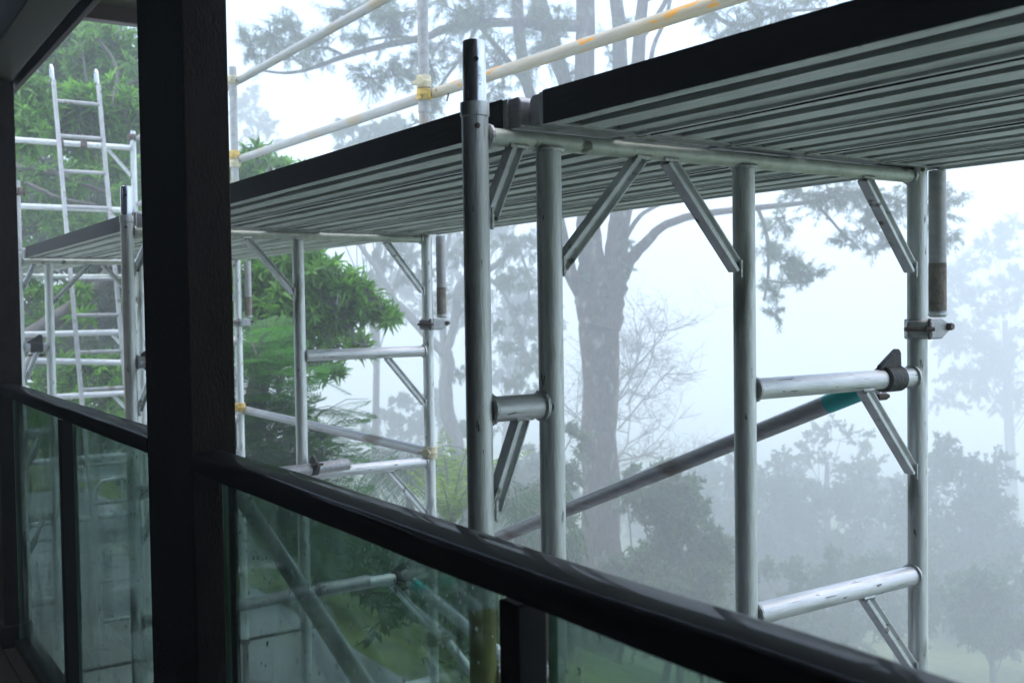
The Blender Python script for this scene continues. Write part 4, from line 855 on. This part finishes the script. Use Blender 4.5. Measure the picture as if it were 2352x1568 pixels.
VV = []; QQ = []; nv = 0
for (px, py, rx, ry, n) in ((570,790,40,35,10),(600,880,50,45,14),(560,980,50,50,16),(640,1060,60,40,16),(720,960,40,40,10),(600,1110,80,40,16),(590,830,50,40,14),(640,870,55,45,18),(580,920,50,50,18),(660,930,60,45,20),(620,990,60,50,22),(700,1000,55,45,18),(590,1050,60,40,20),(680,1060,70,45,22),(740,1040,50,40,16),(630,1130,90,50,24),(740,1110,70,45,18),(570,1200,80,60,20),(680,1210,90,60,22)):
    sc = zC/F; c = at(px, py, zC)
    for k in range(n):
        dv = unit(r.normal(0, 1, 3)); e = c + dv*np.array((rx, rx, ry))*sc*.8*r.random()**.5; d = unit(dv*np.array((1,1,.35)) + np.array((.3,-.25,.12)) + r.normal(0, .3, 3))
        T.w.path([c-np.array((0,0,.12)), (c+e)/2, e], [.008,.006,.004], 4, cap=False)
        T.w.path([e, e+d*.24, e+d*.46-np.array((0,0,.10))], [.004,.003,.0015], 4, cap=False)
        y_ = unit(np.cross((0,0,1.0), d)); z_ = np.cross(d, y_); M = np.stack([d, y_, z_], 1)*r.uniform(.8, 1.25); kd = int(r.integers(0, 2))
        o = bpy.data.objects.new('frond', FM[kd]); col.objects.link(o); o.parent = t; m4 = Matrix.Identity(4)
        for i in range(3):
            for j in range(3): m4[i][j] = M[i][j]
            m4[i][3] = e[i]-org[i]
        o.matrix_local = m4; nf += 1
T.w.build('trunk', BARK_S, t)

# -- palms and drooping grassy plants
def palm(seed, Z, px, py, nfr, ln, lm, label, base_drop, tilt, leaf=.45, name='palm', narrow=False):
    r = np.random.default_rng(seed); c = at(px, py, Z); b = ground_below(c)
    t = thing(name, tuple(float(q) for q in b), label, 'palm', 'palms on the slope'); m = MB()
    m.path([b, (b+c)/2, c], [.11,.09,.07], 8); m.build('trunk', BARK_S, t)
    for k in range(nfr):
        a = 2.4*k + r.uniform(-.3,.3); el = r.uniform(*tilt); d = np.array((math.cos(a)*math.cos(el), math.sin(a)*math.cos(el), math.sin(el))); l_ = ln*r.uniform(.7, 1.15)
        pts = [c]; dd = d.copy()
        for i in range(7):
            dd = unit(dd - np.array((0,0,base_drop*(i+1)/7))); pts.append(pts[-1]+dd*l_/7)
        pts = np.array(pts); V = []; Q = []
        for i in range(1, 8):
            for f_ in np.linspace(0, 1, 5, endpoint=False):
                p = pts[i-1]*(1-f_)+pts[i]*f_; ax = unit(pts[i]-pts[i-1]); s_ = unit(np.cross(ax, (0,0,1.0)))
                for sg in (-1, 1):
                    ld = unit(ax*.55 + s_*sg*.9 + np.array((0,0,-.45)) + r.normal(0,.1,3)); ll = leaf*l_*.5*math.sin(math.pi*min(.97,(i-1+f_)/7*.8+.18)); ws = unit(np.cross(ld, r.normal(0,1,3)))*.014*(1 if not narrow else .6)
                    b_ = len(V); V += [p, p+ld*ll*.5+ws, p+ld*ll-np.array((0,0,.12*ll)), p+ld*ll*.5-ws]; Q.append((b_,b_+1,b_+2,b_+3))
        f = raw_mesh('frond', np.array(V), np.array(Q), lm, t)
        m = MB(); m.path(pts, [.014*(1-i/9) for i in range(8)], 4, cap=False); m.build('rachis', BARK_S, f)
palm(71, 15, 1035, 1195, 12, 1.5, LEAF_PALM, 'yellow-green palm between the second frame and the nearest upright', .22, (.85,1.45), .32)
palm(72, 20, 940, 1080, 30, 2.0, LEAF_DRAPE, 'dark drooping palm behind the ledger with yellow couplers', .75, (.1,1.0), .55, narrow=True)
palm(73, 19.5, 1190, 1170, 28, 1.9, LEAF_DRAPE, 'dark drooping palm behind the short rung of the nearest frame', .75, (.1,1.0), .55, narrow=True)
palm(74, 18, 900, 1230, 26, 1.7, LEAF_DRAPE, 'low dark palm under the loose clamped tube', .7, (.1,1.0), .55, narrow=True)

# understorey that reads as one mass below the rail
T = Tree(81); rr = T.r
for k in range(420):
    x = rr.uniform(-34, 3); y = 2.9 + 17*rr.random()**1.5; h = rr.uniform(.25, .7)
    q_ = np.array((x, y, float(gz(x, y))+h*1.6))-CAM; dz_ = q_@fw
    if dz_ < .5: continue
    if 1176+F*(q_@r2)/dz_ > 1240 and 784-F*(q_@u2)/dz_ < 1660: continue
    T.clump((x, y, float(gz(x, y))+h*.5), (h*1.3, h*1.3, h), 12, 22, .16, .05, .1, twr=.006)
t = T.build('ground_cover', (0, 8, float(gz(0, 8))), 'low tangled green undergrowth on the slope below the terrace', 'undergrowth', LEAF_DRAPE, BARK_S)
stuff(t)
for k in t.children: stuff(k)

# ------------------------------------------------------------------ mist
hz = bpy.data.materials.new('mist'); hz.use_nodes = True; n = hz.node_tree
for x in list(n.nodes): n.nodes.remove(x)
o_ = n.nodes.new('ShaderNodeOutputMaterial'); v_ = n.nodes.new('ShaderNodeVolumePrincipled'); v_.inputs['Density'].default_value = .0126; v_.inputs['Color'].default_value = (.925,.972,1,1); v_.inputs['Anisotropy'].default_value = .15
n.links.new(v_.outputs[0], o_.inputs['Volume'])
m = MB(); m.box((-420,-420,-80), (420,420,23)); h = m.build('haze', hz, smooth=False); stuff(h); h['label'] = 'pale even mist filling the whole valley'; h['category'] = 'mist'
